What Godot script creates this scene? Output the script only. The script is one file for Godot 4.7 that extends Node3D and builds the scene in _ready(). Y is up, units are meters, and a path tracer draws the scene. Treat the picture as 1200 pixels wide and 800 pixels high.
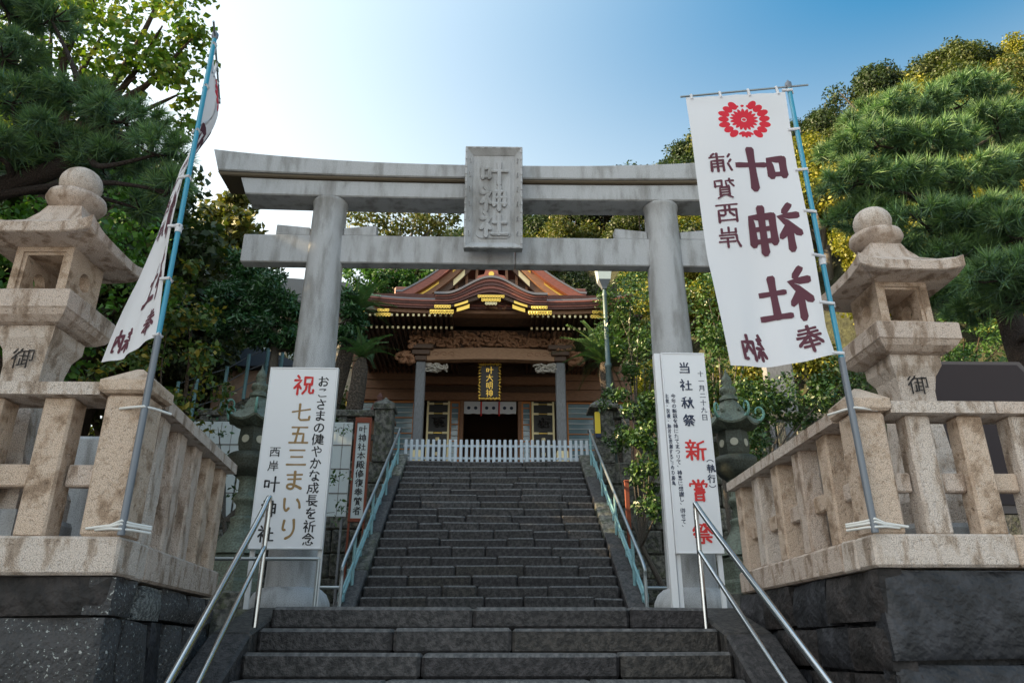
extends Node3D
# Stone gate and stair of a hillside shrine. Distances in metres; x right, y up, -z away from the camera.

const EYE := 1.585          # eye height over the street
const FOCAL := 880.0        # focal length in pixels of the 1200 x 800 photograph
const PITCH := 21.97        # degrees the camera looks up
const YAW := 1.389          # degrees the camera is turned to the right of the stair's axis
const LAND := 1.87          # height of the landing the gate stands on
const TERR := 5.285         # height of the shrine terrace

var mats := {}
var texs := {}
var taken := {}
var shapes := {}
var sun_dir := Vector3(-0.9, 0.4, 0.12).normalized()


# ---------------------------------------------------------------- positions
func w(x: float, h: float, d: float) -> Vector3:      # h counted from eye height, d = distance ahead
	return Vector3(x, h + EYE, -d)

func at(px: float, py: float, d: float) -> Vector3:   # the point at distance d ahead that a photo pixel looks towards
	var t := deg_to_rad(PITCH)
	var y := deg_to_rad(YAW)
	var a := (px - 600.0) / FOCAL
	var b := (400.0 - py) / FOCAL
	var up := b * cos(t) + sin(t)
	var fw := cos(t) - b * sin(t)
	var x := a * cos(y) + fw * sin(y)
	var z := fw * cos(y) - a * sin(y)
	return w(x / z * d, up / z * d, d)


# ---------------------------------------------------------------- nodes
func numbered(called: String) -> String:
	if not taken.has(called):
		taken[called] = 0
		return called
	taken[called] += 1
	return "%s_%03d" % [called, taken[called]]

func tag(o: Node, label: String, category: String, group := "", kind := "") -> void:
	if label: o.set_meta("label", label)
	if category: o.set_meta("category", category)
	if group: o.set_meta("group", group)
	if kind: o.set_meta("kind", kind)

func thing(called: String, label: String, category: String, base: Vector3, group := "") -> Node3D:
	var o := Node3D.new()
	o.name = numbered(called)
	add_child(o)
	o.position = base
	tag(o, label, category, group)
	return o

func into(parent: Node) -> Transform3D:   # from scene coordinates to those of a part's parent
	var xf := Transform3D()
	var n := parent
	while n is Node3D and n != self:
		xf = (n as Node3D).transform * xf
		n = n.get_parent()
	return xf.affine_inverse()

func part(parent: Node, called: String, mesh: Mesh, mat: Material, xf := Transform3D()) -> MeshInstance3D:   # xf in scene coordinates
	var o := MeshInstance3D.new()
	o.name = called
	o.mesh = mesh
	if mat: o.material_override = mat
	parent.add_child(o, true)
	o.transform = into(parent) * xf
	return o

func structure(called: String, mesh: Mesh, mat: Material) -> MeshInstance3D:
	var o := part(self, numbered(called), mesh, mat)
	o.set_meta("kind", "structure")
	return o


# ---------------------------------------------------------------- geometry
func new_st() -> SurfaceTool:
	var st := SurfaceTool.new()
	st.begin(Mesh.PRIMITIVE_TRIANGLES)
	st.set_smooth_group(-1)
	return st

func done(st: SurfaceTool) -> ArrayMesh:
	st.generate_normals()
	return st.commit()

func tri(st: SurfaceTool, a: Vector3, b: Vector3, c: Vector3, inside: Vector3) -> void:   # turned so that its front looks away from inside
	if (b - a).cross(c - a).dot(a + b + c - inside * 3.0) > 0.0:
		st.add_vertex(a); st.add_vertex(c); st.add_vertex(b)
	else:
		st.add_vertex(a); st.add_vertex(b); st.add_vertex(c)

func quad(st: SurfaceTool, a: Vector3, b: Vector3, c: Vector3, d: Vector3, inside: Vector3) -> void:
	tri(st, a, b, c, inside)
	tri(st, a, c, d, inside)

func add_hexa(st: SurfaceTool, p: Array, c: float, worn: SurfaceTool = null) -> void:   # chamfered block; p[i] corner with bit0 x, bit1 y, bit2 z
	var mid := Vector3.ZERO
	for v in p: mid += v / 8.0
	var v := []   # v[i][axis]: the corner i pulled in along the other two axes
	for i in 8:
		var row := []
		for axis in 3:
			var q: Vector3 = p[i]
			for other in 3:
				if other != axis:
					var n: Vector3 = p[i ^ (1 << other)] - p[i]
					q += n.normalized() * minf(c, n.length() * 0.45)
			row.append(q)
		v.append(row)
	for axis in 3:
		var b1 := 1 << ((axis + 1) % 3)
		var b2 := 1 << ((axis + 2) % 3)
		for s in 2:
			var k := s << axis
			quad(worn if worn and axis == 1 and s == 1 else st, v[k][axis], v[k | b1][axis], v[k | b1 | b2][axis], v[k | b2][axis], mid)
		for s in 4:   # the edges that run along this axis
			var k := (b1 if s & 1 else 0) | (b2 if s & 2 else 0)
			var o := k | (1 << axis)
			var e := (axis + 1) % 3
			var f := (axis + 2) % 3
			quad(worn if worn and (k & 2 and o & 2) else st, v[k][e], v[o][e], v[o][f], v[k][f], mid)
	for i in 8:
		tri(worn if worn and i & 2 else st, v[i][0], v[i][1], v[i][2], mid)

func corners(lo: Vector3, hi: Vector3) -> Array:
	var p := []
	for i in 8:
		p.append(Vector3(hi.x if i & 1 else lo.x, hi.y if i & 2 else lo.y, hi.z if i & 4 else lo.z))
	return p

func add_box(st: SurfaceTool, a: Vector3, b: Vector3, c := 0.008) -> void:
	var lo := Vector3(minf(a.x, b.x), minf(a.y, b.y), minf(a.z, b.z))
	var hi := Vector3(maxf(a.x, b.x), maxf(a.y, b.y), maxf(a.z, b.z))
	add_hexa(st, corners(lo, hi), c)

func box(a: Vector3, b: Vector3, c := 0.008) -> ArrayMesh:
	var st := new_st()
	add_box(st, a, b, c)
	return done(st)

func rough_block(a: Vector3, b: Vector3, c: float, wobble: float, rng: RandomNumberGenerator) -> ArrayMesh:
	var lo := Vector3(minf(a.x, b.x), minf(a.y, b.y), minf(a.z, b.z))
	var hi := Vector3(maxf(a.x, b.x), maxf(a.y, b.y), maxf(a.z, b.z))
	var p := corners(lo, hi)
	for i in 8:
		p[i] += Vector3(rng.randf_range(-1, 1), rng.randf_range(-1, 1), rng.randf_range(-1, 1)) * wobble
	var st := new_st()
	add_hexa(st, p, c)
	return done(st)

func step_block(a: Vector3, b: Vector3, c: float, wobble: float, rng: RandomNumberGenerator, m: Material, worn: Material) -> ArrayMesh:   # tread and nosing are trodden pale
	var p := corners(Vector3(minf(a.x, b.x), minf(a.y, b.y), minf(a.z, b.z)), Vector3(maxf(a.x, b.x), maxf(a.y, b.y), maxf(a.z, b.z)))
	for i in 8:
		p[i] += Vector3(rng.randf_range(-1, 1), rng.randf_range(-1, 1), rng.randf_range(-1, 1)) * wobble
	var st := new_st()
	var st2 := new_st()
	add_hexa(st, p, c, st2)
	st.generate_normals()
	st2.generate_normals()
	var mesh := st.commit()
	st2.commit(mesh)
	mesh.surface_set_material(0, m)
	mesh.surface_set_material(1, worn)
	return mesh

func add_loft(st: SurfaceTool, rings: Array, smooth := true, cap := true) -> void:   # rings of equally many points, closed round
	var n: int = rings[0].size()
	st.set_smooth_group(1 if smooth else -1)
	for r in rings.size() - 1:
		var mid := Vector3.ZERO
		for i in n: mid += (rings[r][i] + rings[r + 1][i]) / (2.0 * n)
		for i in n:
			var j := (i + 1) % n
			quad(st, rings[r][i], rings[r][j], rings[r + 1][j], rings[r + 1][i], mid)
	if cap:
		st.set_smooth_group(-1)
		for e in [[0, 1], [rings.size() - 1, rings.size() - 2]]:
			var mid := Vector3.ZERO
			var inner := Vector3.ZERO
			for i in n:
				mid += rings[e[0]][i] / n
				inner += rings[e[1]][i] / n
			for i in n:
				tri(st, rings[e[0]][i], rings[e[0]][(i + 1) % n], mid, inner)
	st.set_smooth_group(-1)

func ring(c: Vector3, r: float, n: int, ax := Vector3.RIGHT, ay := Vector3.BACK, turn := 0.0) -> Array:
	var p := []
	for i in n:
		var a := TAU * i / n + turn
		p.append(c + (ax * cos(a) + ay * sin(a)) * r)
	return p

func add_lathe(st: SurfaceTool, c: Vector3, profile: Array, n := 24, smooth := true, turn := 0.0) -> void:   # profile: radius, height pairs
	var rings := []
	for p in profile:
		rings.append(ring(c + Vector3.UP * p[1], p[0], n, Vector3.RIGHT, Vector3.BACK, turn))
	add_loft(st, rings, smooth)

func add_square(st: SurfaceTool, c: Vector3, profile: Array, turn := 0.0) -> void:   # square sections; profile: half width, height pairs
	var pr := []
	for p in profile: pr.append([p[0] * sqrt(2.0), p[1]])
	add_lathe(st, c, pr, 4, false, turn + PI / 4)

func add_tube(st: SurfaceTool, pts: Array, radii: Array, n := 8, cap := true) -> void:
	var rings := []
	var side := Vector3.ZERO
	for i in pts.size():
		var t: Vector3 = (pts[mini(i + 1, pts.size() - 1)] - pts[maxi(i - 1, 0)]).normalized()
		if side == Vector3.ZERO:
			side = t.cross(Vector3.UP if absf(t.y) < 0.9 else Vector3.RIGHT).normalized()
		side = (side - t * side.dot(t)).normalized()
		rings.append(ring(pts[i], radii[mini(i, radii.size() - 1)], n, side, t.cross(side).normalized()))
	add_loft(st, rings, true, cap)

func tube(pts: Array, radii: Array, n := 8) -> ArrayMesh:
	var st := new_st()
	add_tube(st, pts, radii, n)
	return done(st)

func spline(pts: Array, steps: int) -> Array:
	var out := []
	for i in pts.size() - 1:
		var a = pts[maxi(i - 1, 0)]
		var d = pts[mini(i + 2, pts.size() - 1)]
		for k in steps:
			var t := float(k) / steps
			out.append(pts[i].cubic_interpolate(pts[i + 1], a, d, t))
	out.append(pts[-1])
	return out

func add_prism(st: SurfaceTool, poly: Array, xf: Transform3D, depth: float) -> void:   # a polygon in xf's xy plane pushed along its z
	var pk := PackedVector2Array(poly)
	var idx := Geometry2D.triangulate_polygon(pk)
	var cw := Geometry2D.is_polygon_clockwise(pk)
	for s in 2:
		var z := depth * s
		for k in range(0, idx.size(), 3):
			var a := xf * Vector3(pk[idx[k]].x, pk[idx[k]].y, z)
			var b := xf * Vector3(pk[idx[k + 1]].x, pk[idx[k + 1]].y, z)
			var c := xf * Vector3(pk[idx[k + 2]].x, pk[idx[k + 2]].y, z)
			tri(st, a, b, c, a - xf.basis.z * (1.0 if s else -1.0))
	for i in pk.size():
		var j := (i + 1) % pk.size()
		var e := pk[j] - pk[i]
		var out := (Vector2(-e.y, e.x) if cw else Vector2(e.y, -e.x)).normalized()
		var a := xf * Vector3(pk[i].x, pk[i].y, 0)
		var b := xf * Vector3(pk[j].x, pk[j].y, 0)
		var a2 := xf * Vector3(pk[i].x, pk[i].y, depth)
		var b2 := xf * Vector3(pk[j].x, pk[j].y, depth)
		quad(st, a, b, b2, a2, (a + b2) * 0.5 - xf.basis * Vector3(out.x, out.y, 0))

func prism(poly: Array, xf: Transform3D, depth: float) -> ArrayMesh:
	var st := new_st()
	add_prism(st, poly, xf, depth)
	return done(st)

func blob(c: Vector3, r: Vector3, rough: float, rng_seed: int, n := 14) -> ArrayMesh:   # a lumpy stone
	var noise := FastNoiseLite.new()
	noise.seed = rng_seed
	noise.frequency = 0.9
	var rings := []
	for j in n + 1:
		var th := lerpf(0.02, PI - 0.02, float(j) / n)
		var p := []
		for i in n * 2:
			var d := Vector3(sin(th) * cos(TAU * i / (n * 2)), cos(th), sin(th) * sin(TAU * i / (n * 2)))
			p.append(c + d * r * (1.0 + rough * noise.get_noise_3dv(d * 1.6 + c)))
		rings.append(p)
	var st := new_st()
	add_loft(st, rings)
	return done(st)


# ---------------------------------------------------------------- materials
func ramp(stops: Array) -> Gradient:   # offset, grey or Color (linear)
	var g := Gradient.new()
	var o := PackedFloat32Array()
	var c := PackedColorArray()
	for s in stops:
		o.append(s[0])
		c.append((s[1] if s[1] is Color else Color(s[1], s[1], s[1])).linear_to_srgb())
	g.offsets = o
	g.colors = c
	return g

func noise_tex(key: String, freq: float, octaves: int, stops: Array, rng_seed: int, size := 512, kind := FastNoiseLite.TYPE_SIMPLEX_SMOOTH) -> Texture2D:
	if texs.has(key): return texs[key]
	var n := FastNoiseLite.new()
	n.noise_type = kind
	n.seed = rng_seed
	n.frequency = freq
	n.fractal_octaves = octaves
	n.fractal_gain = 0.6
	if kind == FastNoiseLite.TYPE_CELLULAR:
		n.cellular_return_type = FastNoiseLite.RETURN_DISTANCE
	var t := NoiseTexture2D.new()
	t.width = size
	t.height = size
	t.seamless = true
	t.noise = n
	t.color_ramp = ramp(stops)
	texs[key] = t
	return t

func mat(key: String, color: Color, rough := 0.8, metal := 0.0, more := {}) -> StandardMaterial3D:   # color linear
	if mats.has(key): return mats[key]
	var m := StandardMaterial3D.new()
	m.resource_name = key
	m.albedo_color = color.linear_to_srgb()
	m.roughness = rough
	m.metallic = metal
	if more.has("tex"):
		m.albedo_texture = more.tex
	if more.has("tex") or more.has("bump"):
		m.uv1_triplanar = true
		m.uv1_world_triplanar = more.get("world", true)
		m.uv1_triplanar_sharpness = 4.0
		m.uv1_scale = Vector3.ONE * more.get("scale", 1.0) if not more.get("scale", 1.0) is Vector3 else more.scale
	if more.has("tex2"):
		m.detail_enabled = true
		m.detail_albedo = more.tex2
		m.detail_blend_mode = BaseMaterial3D.BLEND_MODE_MUL
		m.detail_uv_layer = BaseMaterial3D.DETAIL_UV_2
		m.uv2_triplanar = true
		m.uv2_world_triplanar = true
		m.uv2_triplanar_sharpness = 4.0
		m.uv2_scale = more.scale2 if more.get("scale2", 0.3) is Vector3 else Vector3.ONE * more.get("scale2", 0.3)
	if more.has("bump"):
		m.heightmap_enabled = true
		m.heightmap_texture = more.bump
		m.heightmap_scale = more.get("relief", 1.0)
	if more.has("backlight"):
		m.backlight_enabled = true
		m.backlight = (more.backlight as Color).linear_to_srgb()
	if more.get("vertex", false):
		m.vertex_color_use_as_albedo = true
	if more.has("spec"):
		m.metallic_specular = more.spec
	if more.has("coat"):
		m.clearcoat_enabled = true
		m.clearcoat = more.coat
		m.clearcoat_roughness = 0.15
	mats[key] = m
	return m

func make_materials() -> void:
	var speck := noise_tex("speck", 0.16, 3, [[0.0, 0.25], [0.28, 0.4], [0.4, 0.68], [0.52, 0.83], [0.66, 1.0], [0.85, 1.0]], 11, 1024)
	var grain := noise_tex("grain", 0.11, 4, [[0.0, 0.35], [0.45, 0.72], [0.65, 1.0], [1.0, 1.0]], 12, 1024)
	var patch := noise_tex("patch", 0.012, 5, [[0.0, 0.62], [0.4, 0.82], [0.6, 1.0], [1.0, 1.0]], 13)
	var stain := noise_tex("stain", 0.015, 5, [[0.0, Color(0.34, 0.29, 0.25)], [0.28, Color(0.58, 0.52, 0.46)], [0.42, Color(0.86, 0.82, 0.78)], [0.55, Color(1, 1, 1)], [1.0, Color(1, 0.98, 0.96)]], 14)
	var relief := noise_tex("relief", 0.05, 5, [[0.0, 0.0], [1.0, 1.0]], 15)
	var pits := noise_tex("pits", 0.06, 4, [[0.0, 0.0], [0.4, 0.75], [1.0, 1.0]], 16)
	var dark := noise_tex("dark", 0.02, 6, [[0.0, Color(0.2, 0.2, 0.21)], [0.35, Color(0.42, 0.42, 0.43)], [0.52, Color(0.7, 0.69, 0.68)], [0.68, Color(1.0, 0.98, 0.96)], [1.0, Color(1, 1, 1)]], 17)
	var lichen := noise_tex("lichen", 0.028, 4, [[0.0, Color(0.1, 0.1, 0.105)], [0.45, Color(0.17, 0.165, 0.17)], [0.7, Color(0.13, 0.13, 0.135)], [0.74, Color(0.7, 0.78, 0.74)], [0.82, Color(1.0, 1.0, 0.97)], [1.0, Color(1, 1, 1)]], 18, 1024)
	var wood := noise_tex("wood", 0.02, 4, [[0.0, 0.45], [0.5, 0.8], [1.0, 1.0]], 19)
	var verd := noise_tex("verd", 0.02, 4, [[0.0, Color(0.45, 0.45, 0.4)], [0.45, Color(0.66, 0.68, 0.62)], [0.62, Color(0.85, 0.95, 0.88)], [1.0, Color(0.85, 1.0, 0.95)]], 20)
	var moss := noise_tex("moss", 0.018, 5, [[0.0, Color(1, 1, 1)], [0.5, Color(0.85, 0.86, 0.82)], [0.68, Color(0.55, 0.6, 0.45)], [1.0, Color(0.5, 0.58, 0.4)]], 21)
	var bark := noise_tex("bark", 0.05, 4, [[0.0, 0.25], [0.5, 0.7], [1.0, 1.0]], 22)
	mat("gate_granite", Color(0.47, 0.48, 0.5), 0.82, 0, {"tex": noise_tex("speck_soft", 0.16, 3, [[0.0, 0.5], [0.3, 0.66], [0.45, 0.9], [0.7, 1.0], [1.0, 0.95]], 25, 1024), "scale": 0.5, "tex2": noise_tex("gatestain", 0.014, 5, [[0.0, Color(0.5, 0.48, 0.45)], [0.3, Color(0.72, 0.71, 0.69)], [0.45, Color(0.9, 0.9, 0.89)], [0.58, Color(1, 1, 1)], [1.0, Color(1, 1, 1)]], 24), "scale2": Vector3(0.5, 0.11, 0.5), "bump": pits, "relief": 0.2})
	mat("gate_drip", Color(0.13, 0.1, 0.065), 0.9, 0, {"tex": grain, "scale": 2.0})
	mat("tan_granite", Color(0.66, 0.55, 0.475), 0.9, 0, {"tex": speck, "scale": 0.75, "tex2": stain, "scale2": Vector3(0.8, 0.3, 0.8), "bump": pits, "relief": 1.0})
	mat("tan_granite_pale", Color(0.68, 0.595, 0.53), 0.9, 0, {"tex": speck, "scale": 0.7, "tex2": stain, "scale2": Vector3(0.7, 0.28, 0.7), "bump": pits, "relief": 1.0})
	mat("tan_granite_warm", Color(0.67, 0.53, 0.42), 0.9, 0, {"tex": speck, "scale": 0.8, "tex2": stain, "scale2": 0.5, "bump": pits, "relief": 1.0})
	mat("dark_stone", Color(0.034, 0.036, 0.044), 0.58, 0, {"tex": dark, "scale": 0.42, "tex2": patch, "scale2": 0.5, "bump": relief, "relief": 1.5})
	mat("dark_stone_brown", Color(0.034, 0.029, 0.029), 0.75, 0, {"tex": dark, "scale": 0.5, "tex2": patch, "scale2": 0.6, "bump": relief, "relief": 1.5})
	mat("dark_stone_grey", Color(0.058, 0.058, 0.066), 0.78, 0, {"tex": dark, "scale": 0.46, "tex2": patch, "scale2": 0.55, "bump": relief, "relief": 1.5})
	mat("lichen_stone", Color(0.42, 0.42, 0.42), 0.85, 0, {"tex": lichen, "scale": 0.9, "tex2": patch, "scale2": 0.5, "bump": relief, "relief": 1.6})
	mat("pale_stone", Color(0.36, 0.38, 0.37), 0.85, 0, {"tex": dark, "scale": 2.2, "tex2": patch, "scale2": 0.7, "bump": relief, "relief": 2.5})
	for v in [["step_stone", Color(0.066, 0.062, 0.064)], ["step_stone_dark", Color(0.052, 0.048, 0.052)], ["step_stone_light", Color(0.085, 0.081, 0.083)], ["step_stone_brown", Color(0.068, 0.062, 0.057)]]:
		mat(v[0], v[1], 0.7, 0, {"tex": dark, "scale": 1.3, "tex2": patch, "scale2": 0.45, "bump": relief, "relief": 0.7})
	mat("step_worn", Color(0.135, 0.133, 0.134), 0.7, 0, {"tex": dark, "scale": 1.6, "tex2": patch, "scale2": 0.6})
	mat("wall_stone", Color(0.16, 0.16, 0.15), 0.85, 0, {"tex": dark, "scale": 0.8, "tex2": moss, "scale2": 0.5, "bump": relief, "relief": 1.6})
	mat("wall_stone_light", Color(0.25, 0.245, 0.225), 0.85, 0, {"tex": dark, "scale": 0.9, "tex2": moss, "scale2": 0.45, "bump": relief, "relief": 0.7})
	mat("concrete", Color(0.3, 0.3, 0.3), 0.9, 0, {"tex": grain, "scale": 1.2, "bump": pits, "relief": 0.5})
	mat("paving", Color(0.33, 0.32, 0.3), 0.85, 0, {"tex": dark, "scale": 0.8, "tex2": moss, "scale2": 0.3, "bump": relief, "relief": 0.8})
	mat("soil", Color(0.075, 0.06, 0.04), 0.95, 0, {"tex": dark, "scale": 0.6, "tex2": moss, "scale2": 0.2, "bump": relief, "relief": 4.0})
	mat("forest_floor", Color(0.045, 0.05, 0.022), 0.95, 0, {"tex": dark, "scale": 0.25, "bump": relief, "relief": 8.0})
	mat("steel", Color(0.62, 0.62, 0.62), 0.16, 1.0)
	mat("blue_paint", Color(0.2, 0.38, 0.42), 0.4, 0.0, {"tex": noise_tex("chips", 0.03, 4, [[0.0, Color(0.75, 0.8, 0.8)], [0.66, Color(1, 1, 1)], [0.74, Color(0.9, 0.95, 0.95)], [0.82, Color(0.55, 0.4, 0.3)], [1.0, Color(0.5, 0.36, 0.26)]], 27), "scale": 2.0})
	mat("galvanised", Color(0.42, 0.47, 0.5), 0.35, 0.75, {"tex": grain, "scale": 2.5})
	mat("fence_paint", Color(0.5, 0.57, 0.64), 0.5, 0.1)
	mat("rust_post", Color(0.2, 0.05, 0.025), 0.8)
	mat("banner_blue", Color(0.02, 0.26, 0.4), 0.3, 0, {"spec": 0.6})
	mat("banner_grey", Color(0.16, 0.18, 0.21), 0.4, 0.2)
	mat("cloth", Color(0.74, 0.75, 0.79), 0.9, 0, {"backlight": Color(0.28, 0.28, 0.3)})
	mat("rope", Color(0.72, 0.72, 0.7), 0.9)
	mat("purple_ink", Color(0.1, 0.028, 0.045), 0.8, 0, {"backlight": Color(0.1, 0.03, 0.05)})
	mat("crest_red", Color(0.66, 0.022, 0.045), 0.8, 0, {"backlight": Color(0.25, 0.02, 0.03)})
	mat("black_ink", Color(0.015, 0.015, 0.018), 0.7)
	mat("red_ink", Color(0.62, 0.03, 0.03), 0.7)
	mat("gold_ink", Color(0.3, 0.185, 0.07), 0.55)
	mat("navy_ink", Color(0.02, 0.03, 0.07), 0.7)
	mat("sign_white", Color(0.78, 0.79, 0.82), 0.35)
	mat("sign_frame", Color(0.7, 0.71, 0.73), 0.4, 0.2)
	mat("verdigris", Color(0.23, 0.25, 0.215), 0.6, 0.3, {"tex": verd, "scale": 3.0, "tex2": patch, "scale2": 1.2})
	mat("verdigris_bright", Color(0.26, 0.5, 0.47), 0.7, 0.1, {"tex": verd, "scale": 4.0})
	mat("bronze_dark", Color(0.085, 0.09, 0.08), 0.55, 0.4, {"tex": verd, "scale": 3.0})
	mat("bronze_window", Color(0.5, 0.49, 0.4), 0.7)
	mat("copper_roof", Color(0.3, 0.1, 0.07), 0.5, 0.25, {"tex": wood, "scale": Vector3(0.4, 3.0, 0.4)})
	mat("copper_roof_dark", Color(0.16, 0.068, 0.056), 0.55, 0.25, {"tex": wood, "scale": Vector3(0.5, 2.0, 0.5)})
	mat("roof_edge", Color(0.17, 0.165, 0.18), 0.5, 0.3)
	mat("gold", Color(0.83, 0.55, 0.12), 0.3, 1.0)
	mat("gold_pale", Color(0.8, 0.68, 0.4), 0.45, 0.3)
	mat("dark_wood", Color(0.115, 0.062, 0.038), 0.6, 0, {"tex": wood, "scale": Vector3(0.5, 3.0, 0.5)})
	mat("brown_wood", Color(0.31, 0.155, 0.085), 0.65, 0, {"tex": wood, "scale": Vector3(0.4, 4.0, 0.4)})
	mat("carved_wood", Color(0.37, 0.185, 0.1), 0.7, 0, {"tex": wood, "scale": Vector3(3.0, 3.0, 3.0)})
	mat("beam_wood", Color(0.42, 0.24, 0.14), 0.7, 0, {"tex": wood, "scale": Vector3(0.5, 5.0, 0.5)})
	mat("grey_wood", Color(0.24, 0.25, 0.27), 0.75, 0, {"tex": wood, "scale": Vector3(5.0, 0.5, 5.0)})
	mat("pale_carving", Color(0.42, 0.39, 0.35), 0.8)
	mat("black_lacquer", Color(0.02, 0.017, 0.015), 0.4)
	mat("interior", Color(0.16, 0.085, 0.05), 0.8)
	mat("orange_wood", Color(0.52, 0.2, 0.06), 0.6)
	mat("shoji", Color(0.5, 0.55, 0.58), 0.7)
	mat("glass_blue", Color(0.16, 0.25, 0.3), 0.12, 0, {"spec": 0.7})
	mat("lamp_glass", Color(0.5, 0.58, 0.58), 0.2)
	mat("tile_roof", Color(0.05, 0.07, 0.1), 0.45, 0, {"tex": grain, "scale": 0.5})
	mat("plaster", Color(0.5, 0.42, 0.32), 0.9, 0, {"tex": patch, "scale": 0.4})
	mat("plaster_pink", Color(0.4, 0.27, 0.2), 0.9, 0, {"tex": patch, "scale": 0.4})
	mat("yellow_plate", Color(0.7, 0.52, 0.03), 0.5)
	mat("brown_panel", Color(0.028, 0.019, 0.022), 0.75, 0.0)
	mat("brown_frame", Color(0.09, 0.075, 0.075), 0.4, 0.3)
	mat("paper_board", Color(0.52, 0.58, 0.6), 0.7)
	mat("bark_pine", Color(0.05, 0.037, 0.032), 0.95, 0, {"tex": bark, "scale": 1.6, "bump": bark, "relief": 5.0})
	mat("bark_brown", Color(0.09, 0.062, 0.042), 0.95, 0, {"tex": bark, "scale": 1.2, "bump": bark, "relief": 4.0})
	mat("bark_grey", Color(0.16, 0.14, 0.12), 0.95, 0, {"tex": bark, "scale": 1.6, "bump": bark, "relief": 3.0})
	mat("cycad_trunk", Color(0.11, 0.085, 0.065), 0.95, 0, {"tex": noise_tex("cells", 0.05, 1, [[0.0, 0.25], [0.5, 0.7], [1.0, 1.0]], 31, 256, FastNoiseLite.TYPE_CELLULAR), "scale": 1.6, "bump": noise_tex("cells", 0.05, 1, [], 31), "relief": 6.0})
	mat("leaf", Color(1, 1, 1), 0.55, 0, {"vertex": true, "backlight": Color(0.55, 0.62, 0.3)})
	mat("leaf_glossy", Color(1, 1, 1), 0.38, 0, {"vertex": true, "backlight": Color(0.3, 0.36, 0.16)})
	mat("lamp_paint", Color(0.075, 0.115, 0.12), 0.45, 0.2)
	mat("needle", Color(1, 1, 1), 0.55, 0, {"vertex": true, "backlight": Color(0.3, 0.36, 0.2)})

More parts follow.
